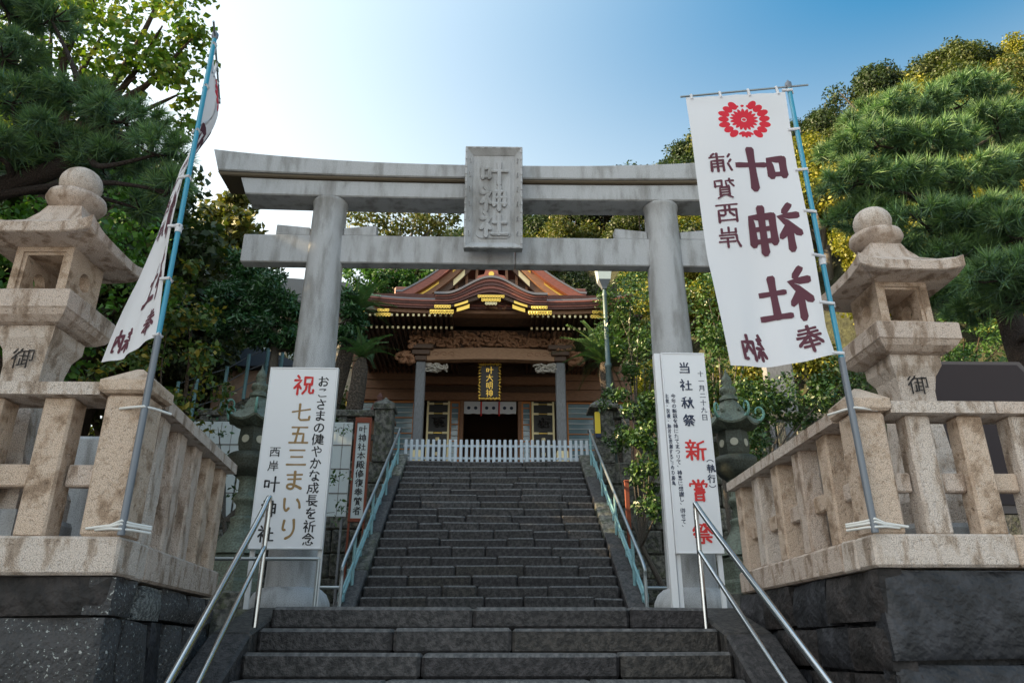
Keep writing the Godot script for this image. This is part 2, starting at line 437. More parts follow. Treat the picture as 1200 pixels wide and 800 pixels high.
# ---------------------------------------------------------------- brush lettering (strokes on a 100 x 100 square, y down)
const CURVED := "まいりおこさのやかなをにたてつしせするめ"
var strokes := {
	"礻": [[40,2,62,14],[10,26,88,26,12,66],[52,48,52,98],[58,50,86,68]],
	"口": [[12,12,14,92],[12,15,88,15,84,92],[14,86,86,86]],
	"日": [[14,5,14,96],[14,8,86,8,86,96],[16,50,84,50],[16,90,84,90]],
	"十": [[5,42,95,42],[50,3,50,98]],
	"申": [[14,20,14,78],[14,22,86,22,84,78],[16,48,84,48],[16,74,84,74],[50,2,50,98]],
	"土": [[14,40,86,40],[50,5,50,90],[4,92,96,92]],
	"兄": [[18,8,18,48],[18,10,82,10,80,48],[20,44,80,44],[36,50,32,76,6,96],[62,50,62,88,70,94,96,92,96,78]],
	"斤": [[84,4,18,18],[18,18,16,60,4,96],[18,44,98,44],[64,46,64,98]],
	"禾": [[80,4,22,16],[4,36,96,36],[50,12,50,98],[47,40,6,84],[53,40,96,82]],
	"火": [[20,28,26,50],[80,26,68,50],[50,4,46,50,6,96],[50,46,70,76,96,96]],
	"月": [[20,5,20,60,6,97],[20,7,84,7,84,92,72,94],[22,34,82,34],[22,60,82,60]],
	"示": [[20,10,80,10],[4,36,96,36],[50,38,50,96,38,92],[28,54,10,84],[70,54,92,82]],
	"糸": [[48,3,24,26,56,34],[64,18,18,54,82,52],[50,54,50,98],[30,66,12,88],[68,66,88,86]],
	"言": [[40,3,58,12],[4,24,96,24],[20,40,80,40],[20,54,80,54],[20,68,20,97],[20,70,80,70,80,97],[22,92,78,92]],
	"亻": [[62,3,10,52],[40,34,40,98]],
	"心": [[14,50,6,84],[32,36,34,80,46,92,78,90,82,72],[48,28,60,46],[82,40,95,64]],
	"貝": [[22,4,22,74],[22,6,78,6,78,74],[24,28,76,28],[24,50,76,50],[24,72,76,72],[36,76,8,97],[64,76,92,97]],
	"氵": [[20,8,50,22],[10,38,40,50],[12,96,60,60]],
	"力": [[6,30,84,30,78,92,60,90],[46,4,42,50,8,96]],
	"又": [[8,12,86,12,56,66,6,96],[14,22,50,66,96,96]],
	"叶": [["口",2,22,38,74],["十",42,0,100,100]],
	"神": [["礻",0,0,42,100],["申",44,0,100,100]],
	"社": [["礻",0,0,42,100],["土",44,8,100,98]],
	"祝": [["礻",0,0,42,100],["兄",44,2,100,98]],
	"祈": [["礻",0,0,42,100],["斤",46,2,100,98]],
	"浦": [["氵",0,0,30,100],[34,22,98,22],[66,2,66,98],[40,40,40,98],[40,42,94,42,94,94],[42,58,92,58],[42,74,92,74],[80,4,92,14]],
	"賀": [["力",4,0,50,42],["口",56,4,98,42],["貝",14,42,88,100]],
	"西": [[4,12,96,12],[10,36,10,96],[10,38,90,38,90,96],[40,14,40,50,22,66],[60,14,60,58,68,64,84,62],[12,88,88,88]],
	"岸": [[50,2,50,28],[18,10,18,28],[18,28,82,28],[82,8,82,28],[18,40,92,40],[18,42,16,70,4,97],[32,54,88,54],[26,72,96,72],[60,54,60,99]],
	"奉": [[18,14,82,14],[12,28,88,28],[4,42,96,42],[50,2,46,30,6,72],[54,40,96,70],[28,62,72,62],[22,78,78,78],[50,52,50,99]],
	"納": [["糸",0,0,42,100],[50,28,50,98],[50,30,96,30,96,94,86,94],[74,4,72,44,56,72],[76,44,88,66]],
	"七": [[4,48,92,34],[40,5,40,82,50,92,92,90,94,74]],
	"五": [[12,12,88,12],[46,14,34,92],[18,46,74,46,72,92],[4,93,96,93]],
	"三": [[14,14,86,14],[22,48,78,48],[4,88,96,88]],
	"ま": [[14,22,86,20],[20,44,82,42],[52,4,52,74,40,92,20,86,22,72,44,70,88,90]],
	"い": [[14,22,16,64,26,82,38,70],[76,26,88,44,92,66]],
	"り": [[24,10,20,50,30,56],[70,6,74,50,62,82,38,97]],
	"お": [[8,28,60,26],[34,5,34,84,20,88,12,76,30,56,66,50,86,66,78,86,56,90],[72,16,92,34]],
	"こ": [[22,18,78,16,64,28],[18,72,30,86,84,84]],
	"さ": [[12,30,86,24],[40,5,74,60],[70,58,36,60,20,76,36,92,72,92]],
	"の": [[52,22,40,70,22,82,10,60,20,34,50,18,82,28,90,56,76,80,54,90]],
	"健": [["亻",0,0,26,100],[30,14,46,14,32,40,48,40,44,64,26,92],[34,52,60,88,98,94],[52,18,92,18,92,46],[48,32,98,32],[52,46,92,46],[54,60,90,60],[50,74,96,74],[72,4,72,86]],
	"や": [[8,44,50,30,80,28,90,44,78,60,62,58],[54,6,64,22],[28,12,52,96]],
	"か": [[8,32,60,28,62,60,52,90,38,84],[38,6,32,50,10,92],[74,22,94,50]],
	"な": [[10,24,54,22],[36,4,14,56],[68,18,90,34],[64,42,64,80,48,94,34,84,46,72,66,76,90,92]],
	"成": [[14,26,94,26],[14,28,14,64,4,96],[16,50,42,50,40,80,28,78],[56,4,64,56,86,92,96,76],[90,42,54,90],[72,6,86,16]],
	"長": [[24,4,24,54],[24,6,82,6],[26,22,76,22],[26,38,76,38],[4,56,96,56],[30,58,30,92,54,82],[84,62,62,76],[46,58,66,84,96,96]],
	"を": [[14,22,80,20],[46,4,16,52,46,42,56,56,54,74],[88,40,50,60,34,78,46,92,84,92]],
	"念": [[50,2,4,42],[50,4,96,40],[34,26,64,26],[24,42,76,42,58,62],["心",6,58,96,100]],
	"当": [[50,2,50,36],[18,8,30,28],[82,6,70,28],[14,42,88,42,88,94],[18,66,86,66],[10,92,88,92]],
	"秋": [["禾",0,0,50,100],["火",50,4,100,100]],
	"祭": [[30,2,6,40],[28,14,50,14,40,38,8,58],[26,24,36,32],[56,12,92,12,56,46],[60,18,96,52],[34,46,66,46],["示",10,54,90,100]],
	"新": [[28,2,28,12],[6,14,50,14],[16,20,22,34],[42,20,36,34],[4,38,54,38],[6,58,52,58],[29,40,29,98],[28,60,6,86],[31,60,50,80],["斤",56,4,100,100]],
	"嘗": [[50,0,50,14],[24,3,32,13],[76,3,68,13],[8,28,8,18,92,18,86,30],["口",32,22,68,40],[28,46,72,46],[66,42,36,50,34,60,74,58],["日",24,62,76,100]],
	"一": [[5,50,95,50]],
	"二": [[16,22,84,22],[4,84,96,84]],
	"九": [[10,34,70,34,66,84,74,92,96,90,96,76],[42,4,40,44,6,96]],
	"執": [[10,12,46,12],[28,2,28,30],[4,30,52,30],[16,34,20,44],[40,34,36,44],[6,50,50,50],[4,66,52,66],[28,50,28,99],[56,26,88,26,86,84,98,92,99,76],[70,4,68,50,52,96],[58,46,76,62]],
	"行": [[34,2,6,30],[38,26,4,62],[24,46,24,98],[48,14,94,14],[42,40,98,40],[74,42,74,96,62,92]],
	"︵": [[10,90,30,74,50,68,70,74,90,90]],
	"︶": [[10,10,30,26,50,32,70,26,90,10]],
	"今": [[50,2,4,46],[50,4,96,44],[30,40,68,40],[18,58,80,58,56,97]],
	"年": [[28,2,8,30],[24,16,90,16],[26,38,86,38],[26,38,26,64],[4,66,96,66],[58,18,58,99]],
	"穀": [[8,12,46,12],[27,2,27,24],[8,26,46,26],["禾",4,40,50,100],[62,8,60,30],[62,8,86,8,88,30,96,30],["又",54,40,100,100]],
	"に": [[16,8,12,50,20,92],[44,26,86,24],[42,70,54,84,90,82]],
	"た": [[8,26,58,24],[34,4,14,92],[56,46,90,44],[54,76,64,88,92,86]],
	"て": [[8,18,90,14,54,34,46,62,60,86,80,90]],
	"つ": [[6,34,60,22,90,40,84,68,46,86]],
	"恩": [["口",16,0,84,52],[20,26,80,26],[50,8,48,30,26,46],[52,28,74,46],["心",4,56,96,100]],
	"感": [["成",0,0,100,62],["心",6,60,96,100]],
	"謝": [["言",0,0,38,100],[50,4,50,70],[44,14,68,14,68,96,60,92],[50,32,66,32],[50,50,66,50],[42,70,68,68,44,92],[74,32,100,32],[90,4,90,96,82,92],[76,50,84,64]],
	"し": [[26,4,26,72,40,92,66,86,84,64]],
	"併": [["亻",0,0,30,100],[46,4,54,20],[86,4,76,20],[34,28,98,28],[30,58,100,58],[52,28,50,70,36,97],[82,28,82,99]],
	"せ": [[6,40,94,34],[70,8,70,54,58,60],[28,12,28,70,40,88,82,88]],
	"生": [[26,8,8,46],[18,30,90,30],[50,4,50,90],[20,60,84,60],[4,92,96,92]],
	"産": [[50,0,50,12],[12,14,90,14],[32,18,36,28],[70,18,62,28],[16,32,94,32],[18,34,4,98],[36,42,26,60],[32,52,88,52],[58,38,58,92],[34,72,84,72],[20,94,98,94]],
	"収": [[10,16,10,66],[10,68,36,56],[38,4,38,98],["又",46,4,100,100]],
	"穫": [["禾",0,0,42,100],[46,14,98,14],[60,4,60,22],[84,4,84,22],[56,26,46,48],[54,36,96,36],[54,48,92,48],[54,60,96,60],[74,30,74,60],["又",46,62,98,100]],
	"勤": [[4,12,54,12],[18,2,18,22],[42,2,42,22],["口",12,24,48,44],[6,54,54,54],[8,70,52,70],[4,92,56,90],[29,22,29,92],["力",56,14,100,100]],
	"労": [[18,4,26,20],[46,2,50,18],[82,4,70,20],[8,44,8,30,92,30,86,44],["力",16,42,88,100]],
	"す": [[6,24,94,22],[58,4,58,56,44,62,38,48,54,40,60,60,40,97]],
	"る": [[24,10,74,8,22,56,58,40,86,58,76,88,46,92,42,78,58,76]],
	"め": [[22,18,46,78],[64,10,44,70,18,86,10,64,36,36,72,32,90,56,70,92]],
	"典": [[20,18,20,66],[20,20,80,20,80,66],[40,4,40,66],[60,4,60,66],[22,42,78,42],[4,68,96,68],[34,72,12,96],[66,72,90,96]],
	"本": [[6,28,94,28],[50,3,50,98],[48,30,6,78],[52,30,96,76],[32,76,68,76]],
	"殿": [[10,8,50,8,50,24],[12,24,50,24],[10,8,4,96],[18,36,18,66],[38,36,38,66],[12,46,50,46],[8,66,54,66],[22,72,10,92],[40,72,52,90],[64,6,60,34],[64,6,86,6,88,32,98,32],["又",54,42,100,100]],
	"修": [["亻",0,0,30,100],[36,30,36,78],[58,2,40,36],[52,18,90,18,44,56],[54,24,96,54],[80,50,48,68],[88,62,46,84],[96,74,44,98]],
	"復": [[34,2,6,30],[38,26,4,60],[24,44,24,98],[56,2,42,22],[50,14,94,14],[52,26,52,56],[52,28,90,28,90,56],[54,42,88,42],[54,56,88,56],[60,60,44,78],[56,66,88,66,44,98],[56,74,98,98]],
	"賛": [[8,12,46,12],[4,24,50,24],[28,2,6,46],[54,12,94,12],[52,24,98,24],[74,2,54,46],[30,28,46,44],[76,28,96,44],["貝",20,46,82,100]],
	"者": [[18,14,76,14],[48,2,48,34],[4,34,96,34],[88,8,4,66],["日",28,50,80,100]],
	"御": [[26,2,6,28],[30,24,4,54],[18,42,18,98],[44,4,34,24],[40,20,66,20],[36,42,68,42],[52,22,52,82],[40,56,40,86],[54,62,66,62],[32,88,68,80],[74,16,74,98],[74,18,96,18,96,66,86,64]],
	"大": [[6,34,94,34],[50,4,46,50,8,96],[52,38,94,96]],
	"明": [["日",4,14,38,80],["月",46,0,98,100]],
	"・": [[44,46,56,54]], "、": [[12,12,30,34]],
}

func strokes_of(ch: String, x0 := 0.0, y0 := 0.0, x1 := 100.0, y1 := 100.0) -> Array:   # strokes as arrays of Vector2 in 0..1
	var out := []
	for s in strokes.get(ch, []):
		if s[0] is String:
			out.append_array(strokes_of(s[0], lerpf(x0, x1, s[1] / 100.0), lerpf(y0, y1, s[2] / 100.0), lerpf(x0, x1, s[3] / 100.0), lerpf(y0, y1, s[4] / 100.0)))
		else:
			var p := []
			for k in range(0, s.size(), 2):
				p.append(Vector2(lerpf(x0, x1, s[k] / 100.0), lerpf(y0, y1, s[k + 1] / 100.0)) / 100.0)
			out.append(p)
	return out

func add_char(st: SurfaceTool, ch: String, place: Callable, weight := 0.1, depth := 0.0) -> void:   # place(u, v, lift) gives the point; depth > 0 makes rounded raised strokes
	var lift := 0.0
	for s in strokes_of(ch):
		var pts: Array = spline(s, 5) if ch in CURVED else []
		if pts.is_empty():
			for i in s.size() - 1:
				var steps := maxi(1, int(s[i].distance_to(s[i + 1]) / 0.13))
				for k in steps: pts.append(s[i].lerp(s[i + 1], float(k) / steps))
			pts.append(s[-1])
		# a short run-in and run-out for the brush
		var first: Vector2 = (pts[0] - pts[1]).normalized()
		var last: Vector2 = (pts[-1] - pts[-2]).normalized()
		pts.push_front(pts[0] + first * weight * 0.35)
		pts.append(pts[-1] + last * weight * 0.5)
		var n := pts.size()
		var horiz: bool = absf(pts[-1].x - pts[0].x) > 1.5 * absf(pts[-1].y - pts[0].y)
		var rows := []
		for i in n:
			var t: Vector2 = (pts[mini(i + 1, n - 1)] - pts[maxi(i - 1, 0)]).normalized()
			var side := Vector2(-t.y, t.x)
			var f := float(i) / (n - 1)
			var wd := weight * 0.5 * (0.8 if horiz else 1.08) * (1.12 - 0.3 * sin(f * PI))
			if i == 0: wd *= 0.55
			if i == n - 1: wd *= 0.35 if not horiz else 0.75
			var z := lift + 0.0004 * f
			if depth > 0.0:
				rows.append([place.call(pts[i].x - side.x * wd, pts[i].y - side.y * wd, 0.0), place.call(pts[i].x - side.x * wd * 0.82, pts[i].y - side.y * wd * 0.82, depth * 0.9), place.call(pts[i].x, pts[i].y, depth + z), place.call(pts[i].x + side.x * wd * 0.82, pts[i].y + side.y * wd * 0.82, depth * 0.9), place.call(pts[i].x + side.x * wd, pts[i].y + side.y * wd, 0.0)])
			else:
				rows.append([place.call(pts[i].x - side.x * wd, pts[i].y - side.y * wd, z), place.call(pts[i].x + side.x * wd, pts[i].y + side.y * wd, z)])
		var back: Vector3 = place.call(0.5, 0.5, -1.0)
		for i in n - 1:
			for k in rows[i].size() - 1:
				quad(st, rows[i][k], rows[i][k + 1], rows[i + 1][k + 1], rows[i + 1][k], back)
		lift += 0.0005

func lettering(parent: Node, text: String, called: String, m: Material, origin: Vector3, right: Vector3, down: Vector3, size: float, pitch: float, weight := 0.1, depth := 0.0, off := 0.002) -> MeshInstance3D:   # a column of characters from origin (its top middle)
	var st := new_st()
	var nrm := down.cross(right).normalized()
	for i in text.length():
		var c := origin + down * pitch * i - right * size * 0.5
		add_char(st, text[i], func(u, v, l): return c + right * (size * u) + down * (size * v) + nrm * (off + l), weight, depth)
	var o := part(parent, called, done(st), m)
	if text.length() > 1: o.set_meta("kind", "stuff")
	return o

# ---------------------------------------------------------------- light and setting
func make_view() -> void:
	var cam := Camera3D.new()
	cam.name = "camera"
	add_child(cam)
	cam.position = w(0, 0, 0)
	cam.rotation_degrees = Vector3(PITCH, -YAW, 0)
	cam.fov = rad_to_deg(2.0 * atan(400.0 / FOCAL))
	cam.near = 0.05
	cam.far = 900.0
	var sun := DirectionalLight3D.new()
	sun.name = "sun"
	add_child(sun)
	sun.look_at_from_position(sun_dir * 50.0, Vector3.ZERO)
	sun.light_energy = 1.6
	sun.light_color = Color(1.0, 0.88, 0.68)
	sun.light_angular_distance = 0.5
	sun.shadow_enabled = true
	var env := Environment.new()
	env.background_mode = Environment.BG_SKY
	env.sky = Sky.new()
	env.sky.sky_material = make_sky()
	env.tonemap_mode = Environment.TONE_MAPPER_LINEAR
	env.tonemap_exposure = 3.15
	env.sdfgi_enabled = true
	env.ssao_enabled = true
	env.ssil_enabled = true
	var we := WorldEnvironment.new()
	we.name = "world"
	we.environment = env
	add_child(we)

func make_sky() -> PanoramaSkyMaterial:   # clear late-afternoon air, paler towards the horizon and the sun
	var im := Image.create(384, 192, false, Image.FORMAT_RGBF)
	var low := Vector3(0.36, 0.4, 0.405)
	var high := Vector3(0.003, 0.09, 0.19)
	for j in 192:
		var e := PI * (0.5 - (j + 0.5) / 192.0)
		for i in 384:
			var a := TAU * (i + 0.5) / 384.0
			var d := Vector3(sin(a) * cos(e), sin(e), -cos(a) * cos(e))
			var g := acos(clampf(d.dot(sun_dir), -1, 1))
			var t := smoothstep(deg_to_rad(15), deg_to_rad(47), e) * lerpf(0.55, 1.12, smoothstep(deg_to_rad(58), deg_to_rad(112), g))
			var c := low.lerp(high, clampf(t, 0, 1)) * lerpf(1.0, 0.86, smoothstep(deg_to_rad(60), deg_to_rad(140), g))
			c += Vector3(1.0, 0.95, 0.87) * (0.62 * exp(-pow(g / 0.9, 2.0)) + 1.6 * exp(-pow(g / 0.28, 2.0)))
			im.set_pixel(i, j, Color(c.x, c.y, c.z))
	var m := PanoramaSkyMaterial.new()
	m.panorama = ImageTexture.create_from_image(im)
	return m

func hill_height(x: float, d: float) -> float:   # over the terrace behind the shrine, in scene height
	var ridge := [[-60, 14.0], [-24, 14.0], [-12, 16.5], [-5, 21.0], [1, 24.5], [6, 26.0], [9, 27.5], [13, 29.8], [20, 31.5], [26, 35.0], [31, 37.3], [40, 37.8], [90, 33.0]]
	var top: float = ridge[-1][1]
	for i in ridge.size() - 1:
		if x >= ridge[i][0] and x < ridge[i + 1][0]:
			top = lerpf(ridge[i][1], ridge[i + 1][1], smoothstep(ridge[i][0], ridge[i + 1][0], x))
	var near := 27.0 - clampf((x - 4.0) * 1.3, 0.0, 15.0)
	if d < near: return lerpf(5.0, -1.0, clampf((near - d) / 1.5, 0, 1))
	var f := clampf((d - near) / (43.0 - near), 0, 1)
	f = f * f * (3.0 - 2.0 * f) * 0.45 + f * 0.55
	return lerpf(5.1, top, f) - maxf(d - 46.0, 0.0) * 0.25

func rock_face(o: Vector3, u: Vector3, v: Vector3, n: Vector3, deep: float, rng: RandomNumberGenerator, rough := 0.016) -> ArrayMesh:   # a quarry-faced stone: uneven front, rounded edges
	var noise := FastNoiseLite.new()
	noise.seed = rng.randi() % 10000
	noise.frequency = 2.0
	noise.fractal_octaves = 3
	var nu := clampi(int(u.length() / 0.09), 4, 10)
	var nv := clampi(int(v.length() / 0.09), 3, 7)
	var skew := [Vector2(rng.randf_range(-1, 1), rng.randf_range(-1, 1)), Vector2(rng.randf_range(-1, 1), rng.randf_range(-1, 1)), Vector2(rng.randf_range(-1, 1), rng.randf_range(-1, 1)), Vector2(rng.randf_range(-1, 1), rng.randf_range(-1, 1))]
	var tilt := Vector2(rng.randf_range(-1, 1), rng.randf_range(-1, 1)) * 0.012
	var p := []
	for j in nv + 1:
		var row := []
		for i in nu + 1:
			var a := float(i) / nu
			var b := float(j) / nv
			a = 0.5 - 0.5 * cos(a * PI) if nu > 4 else a
			b = 0.5 - 0.5 * cos(b * PI) if nv > 3 else b
			var k: Vector2 = (skew[0] * (1 - a) + skew[1] * a) * (1 - b) + (skew[2] * (1 - a) + skew[3] * a) * b
			var q := o + u * a + v * b + (u.normalized() * k.x + v.normalized() * k.y) * 0.012
			var e := minf(minf(a, 1 - a) * u.length(), minf(b, 1 - b) * v.length())
			var lift := noise.get_noise_3dv(q * 1.0) * rough * 3.4 - 0.022 * exp(-e / 0.014) + tilt.x * (a - 0.5) + tilt.y * (b - 0.5)
			row.append(q + n * lift)
		p.append(row)
	var st := new_st()
	var mid := o + u * 0.5 + v * 0.5 - n * deep
	st.set_smooth_group(1)
	for j in nv:
		for i in nu:
			quad(st, p[j][i], p[j][i + 1], p[j + 1][i + 1], p[j + 1][i], mid)
	st.set_smooth_group(-1)
	var rim := []
	for i in nu: rim.append(p[0][i])
	for j in nv: rim.append(p[j][nu])
	for i in nu: rim.append(p[nv][nu - i])
	for j in nv: rim.append(p[nv - j][0])
	for i in rim.size():
		var a: Vector3 = rim[i]
		var b: Vector3 = rim[(i + 1) % rim.size()]
		quad(st, a, b, b - n * deep, a - n * deep, mid)
	return done(st)

func stone_course_wall(parent: Node3D, a: Vector3, b: Vector3, n: Vector3, heights: Array, widths: Vector2, pick: Callable, rng: RandomNumberGenerator) -> void:   # from a to b (bottom line), courses from the bottom up
	var u := (b - a).normalized()
	var length := (b - a).length()
	var y := 0.0
	for c in heights.size():
		var x := 0.0
		while x < length - 0.01:
			var wd := rng.randf_range(widths.x, widths.y)
			if length - x - wd < widths.x * 0.7: wd = length - x
			part(parent, "stone", rock_face(a + u * (x + 0.011) + Vector3.UP * (y + 0.011), u * (wd - 0.022), Vector3.UP * (heights[c] - 0.022), n, 0.14, rng), pick.call(x + wd * 0.5, c))
			x += wd
		y += heights[c]

func build_setting() -> void:
	var rng := RandomNumberGenerator.new()
	rng.seed = 5
	var st := new_st()
	add_box(st, Vector3(-400, -0.3, -400), Vector3(400, 0, 300), 0.0)
	structure("street", done(st), mats.concrete)
	st = new_st()
	add_box(st, Vector3(-30, 0.004, -45), Vector3(-2.42, LAND - 0.02, -4.75), 0.0)
	structure("platform_ground", done(st), mats.soil)
	st = new_st()
	add_box(st, Vector3(2.42, 0.004, -45), Vector3(30, LAND - 0.02, -4.75), 0.0)
	structure("platform_ground", done(st), mats.soil)
	st = new_st()
	add_box(st, Vector3(-2.41, 0.9, -16.3), Vector3(2.41, LAND - 0.004, -6.9), 0.0)
	structure("landing", done(st), mats.paving)
	st = new_st()
	add_box(st, Vector3(-29, LAND, -46), Vector3(29, TERR - 0.01, -16.45), 0.0)
	structure("terrace_ground", done(st), mats.soil)
	st = new_st()
	add_box(st, Vector3(-4.5, TERR - 0.05, -24), Vector3(4.5, TERR, -16.42), 0.0)
	structure("terrace_paving", done(st), mats.paving)
	# wooded hill behind
	var nx := 60
	var nd := 34
	st = new_st()
	st.set_smooth_group(1)
	var noise := FastNoiseLite.new()
	noise.seed = 3
	noise.frequency = 0.08
	var g := []
	for j in nd + 1:
		var row := []
		for i in nx + 1:
			var x := lerpf(-62, 92, float(i) / nx)
			var d := lerpf(11.5, 70, float(j) / nd)
			row.append(Vector3(x, hill_height(x, d) + noise.get_noise_2d(x, d) * 1.5 - 0.6, -d))
		g.append(row)
	for j in nd:
		for i in nx:
			quad(st, g[j][i], g[j][i + 1], g[j + 1][i + 1], g[j + 1][i], g[j][i] - Vector3.UP * 20.0)
	structure("hill_terrain", done(st), mats.forest_floor)

func build_stairs() -> void:
	var rng := RandomNumberGenerator.new()
	rng.seed = 21
	var tones := ["step_stone", "step_stone_dark", "step_stone_light", "step_stone_brown", "step_stone"]
	var low := thing("lower_stair", "wide dark stone steps rising from the street to the landing under the gate", "stairs", w(0, -EYE, 3.3))
	for k in 11:
		var h := 0.285 - 0.17 * k
		var z := 6.47 - 0.3 * k
		var x := -1.79
		var dx: float = [1.44, 1.02, 1.25, 0.9][k % 4] + rng.randf_range(-0.2, 0.2)
		while x < 1.75:
			var x2 := minf(x + dx, 1.75)
			if 1.75 - x2 < 0.45: x2 = 1.75
			part(low, "step_stone", step_block(w(x + 0.003, h - 0.178, z + rng.randf_range(-0.014, 0.012)), w(x2 - 0.003, h + rng.randf_range(-0.007, 0.004), z + 0.44), rng.randf_range(0.018, 0.028), 0.006, rng, mats[tones[rng.randi() % 5]], mats.step_worn), null)
			x = x2
			dx = rng.randf_range(0.75, 1.5)
	part(low, "stair_core", prism([Vector2(-6.85, 0.01), Vector2(-3.5, 0.01), Vector2(-6.85, 1.66)], Transform3D(Basis(Vector3(0, 0, 1), Vector3(0, 1, 0), Vector3(-1, 0, 0)), Vector3(1.74, 0, 0)), 3.52), mats.step_stone_dark)
	for s in [-1, 1]:
		var z := 6.95
		var xi: float = 1.755 if s > 0 else -1.795
		var xo: float = 2.13 if s > 0 else -2.1
		for k in 4:
			var len_z := 0.92
			var z2 := z - len_z
			var ya := 0.285 + 0.045 - (6.47 - z) * 0.5667
			var yb := 0.285 + 0.045 - (6.47 - z2) * 0.5667
			var y_hi := minf(ya, 0.30)
			var p := []
			for i in 8:
				var zz := z - 0.004 if not i & 4 else z2 + 0.004   # bit2 set is the lower, nearer end
				var yy := y_hi if not i & 4 else yb
				p.append(w((xo if i & 1 else xi), (yy if i & 2 else yy - 0.5), zz))
			var st := new_st()
			add_hexa(st, p, 0.02)
			part(low, "cheek_stone", done(st), mats[["step_stone_brown", "step_stone", "step_stone_brown", "step_stone_dark"][k]])
			z = z2
	# upper flight
	var up := thing("upper_stair", "long dark stone stair climbing from the gate to the shrine terrace", "stairs", w(0, 0.285, 11.04))
	for k in range(1, 21):
		var h := 0.285 + 0.17075 * k
		var z := 11.04 + 0.268 * (k - 1)
		var x := -1.9
		var sag := 0.0
		while x < 1.88:
			var x2 := minf(x + rng.randf_range(0.4, 1.15), 1.88)
			if 1.88 - x2 < 0.3: x2 = 1.88
			sag = rng.randf_range(-0.014, 0.008)
			part(up, "step_stone", step_block(w(x + 0.003, h - 0.19, z + rng.randf_range(-0.016, 0.018)), w(x2 - 0.003, h + sag, z + 0.4), rng.randf_range(0.018, 0.03), 0.008, rng, mats[tones[rng.randi() % 5]], mats.step_worn), null)
			x = x2
	part(up, "stair_core", prism([Vector2(-16.6, 1.5), Vector2(-11.5, 1.5), Vector2(-11.5, 1.9), Vector2(-16.6, 5.12)], Transform3D(Basis(Vector3(0, 0, 1), Vector3(0, 1, 0), Vector3(-1, 0, 0)), Vector3(1.87, 0, 0)), 3.76), mats.step_stone_dark)
	for s in [-1, 1]:
		var xi: float = 1.9 if s > 0 else -1.92
		var xo: float = 2.2 if s > 0 else -2.22
		var z := 10.86
		for k in 5:
			var z2 := z + 1.13
			var p := []
			for i in 8:
				var far := i & 4
				var zz := (z2 - 0.006) if far else (z + 0.006)
				var yy: float = 0.285 + 0.06 + maxf(zz - 10.86, 0.0) * 0.637
				p.append(w((xo if i & 1 else xi), (yy if i & 2 else yy - 0.75), zz))
			var st := new_st()
			add_hexa(st, p, 0.02)
			part(up, "stringer_stone", done(st), mats[["step_stone_light", "wall_stone", "step_stone_light", "step_stone", "wall_stone_light"][(k + (s + 1)) % 5]])
			z = z2

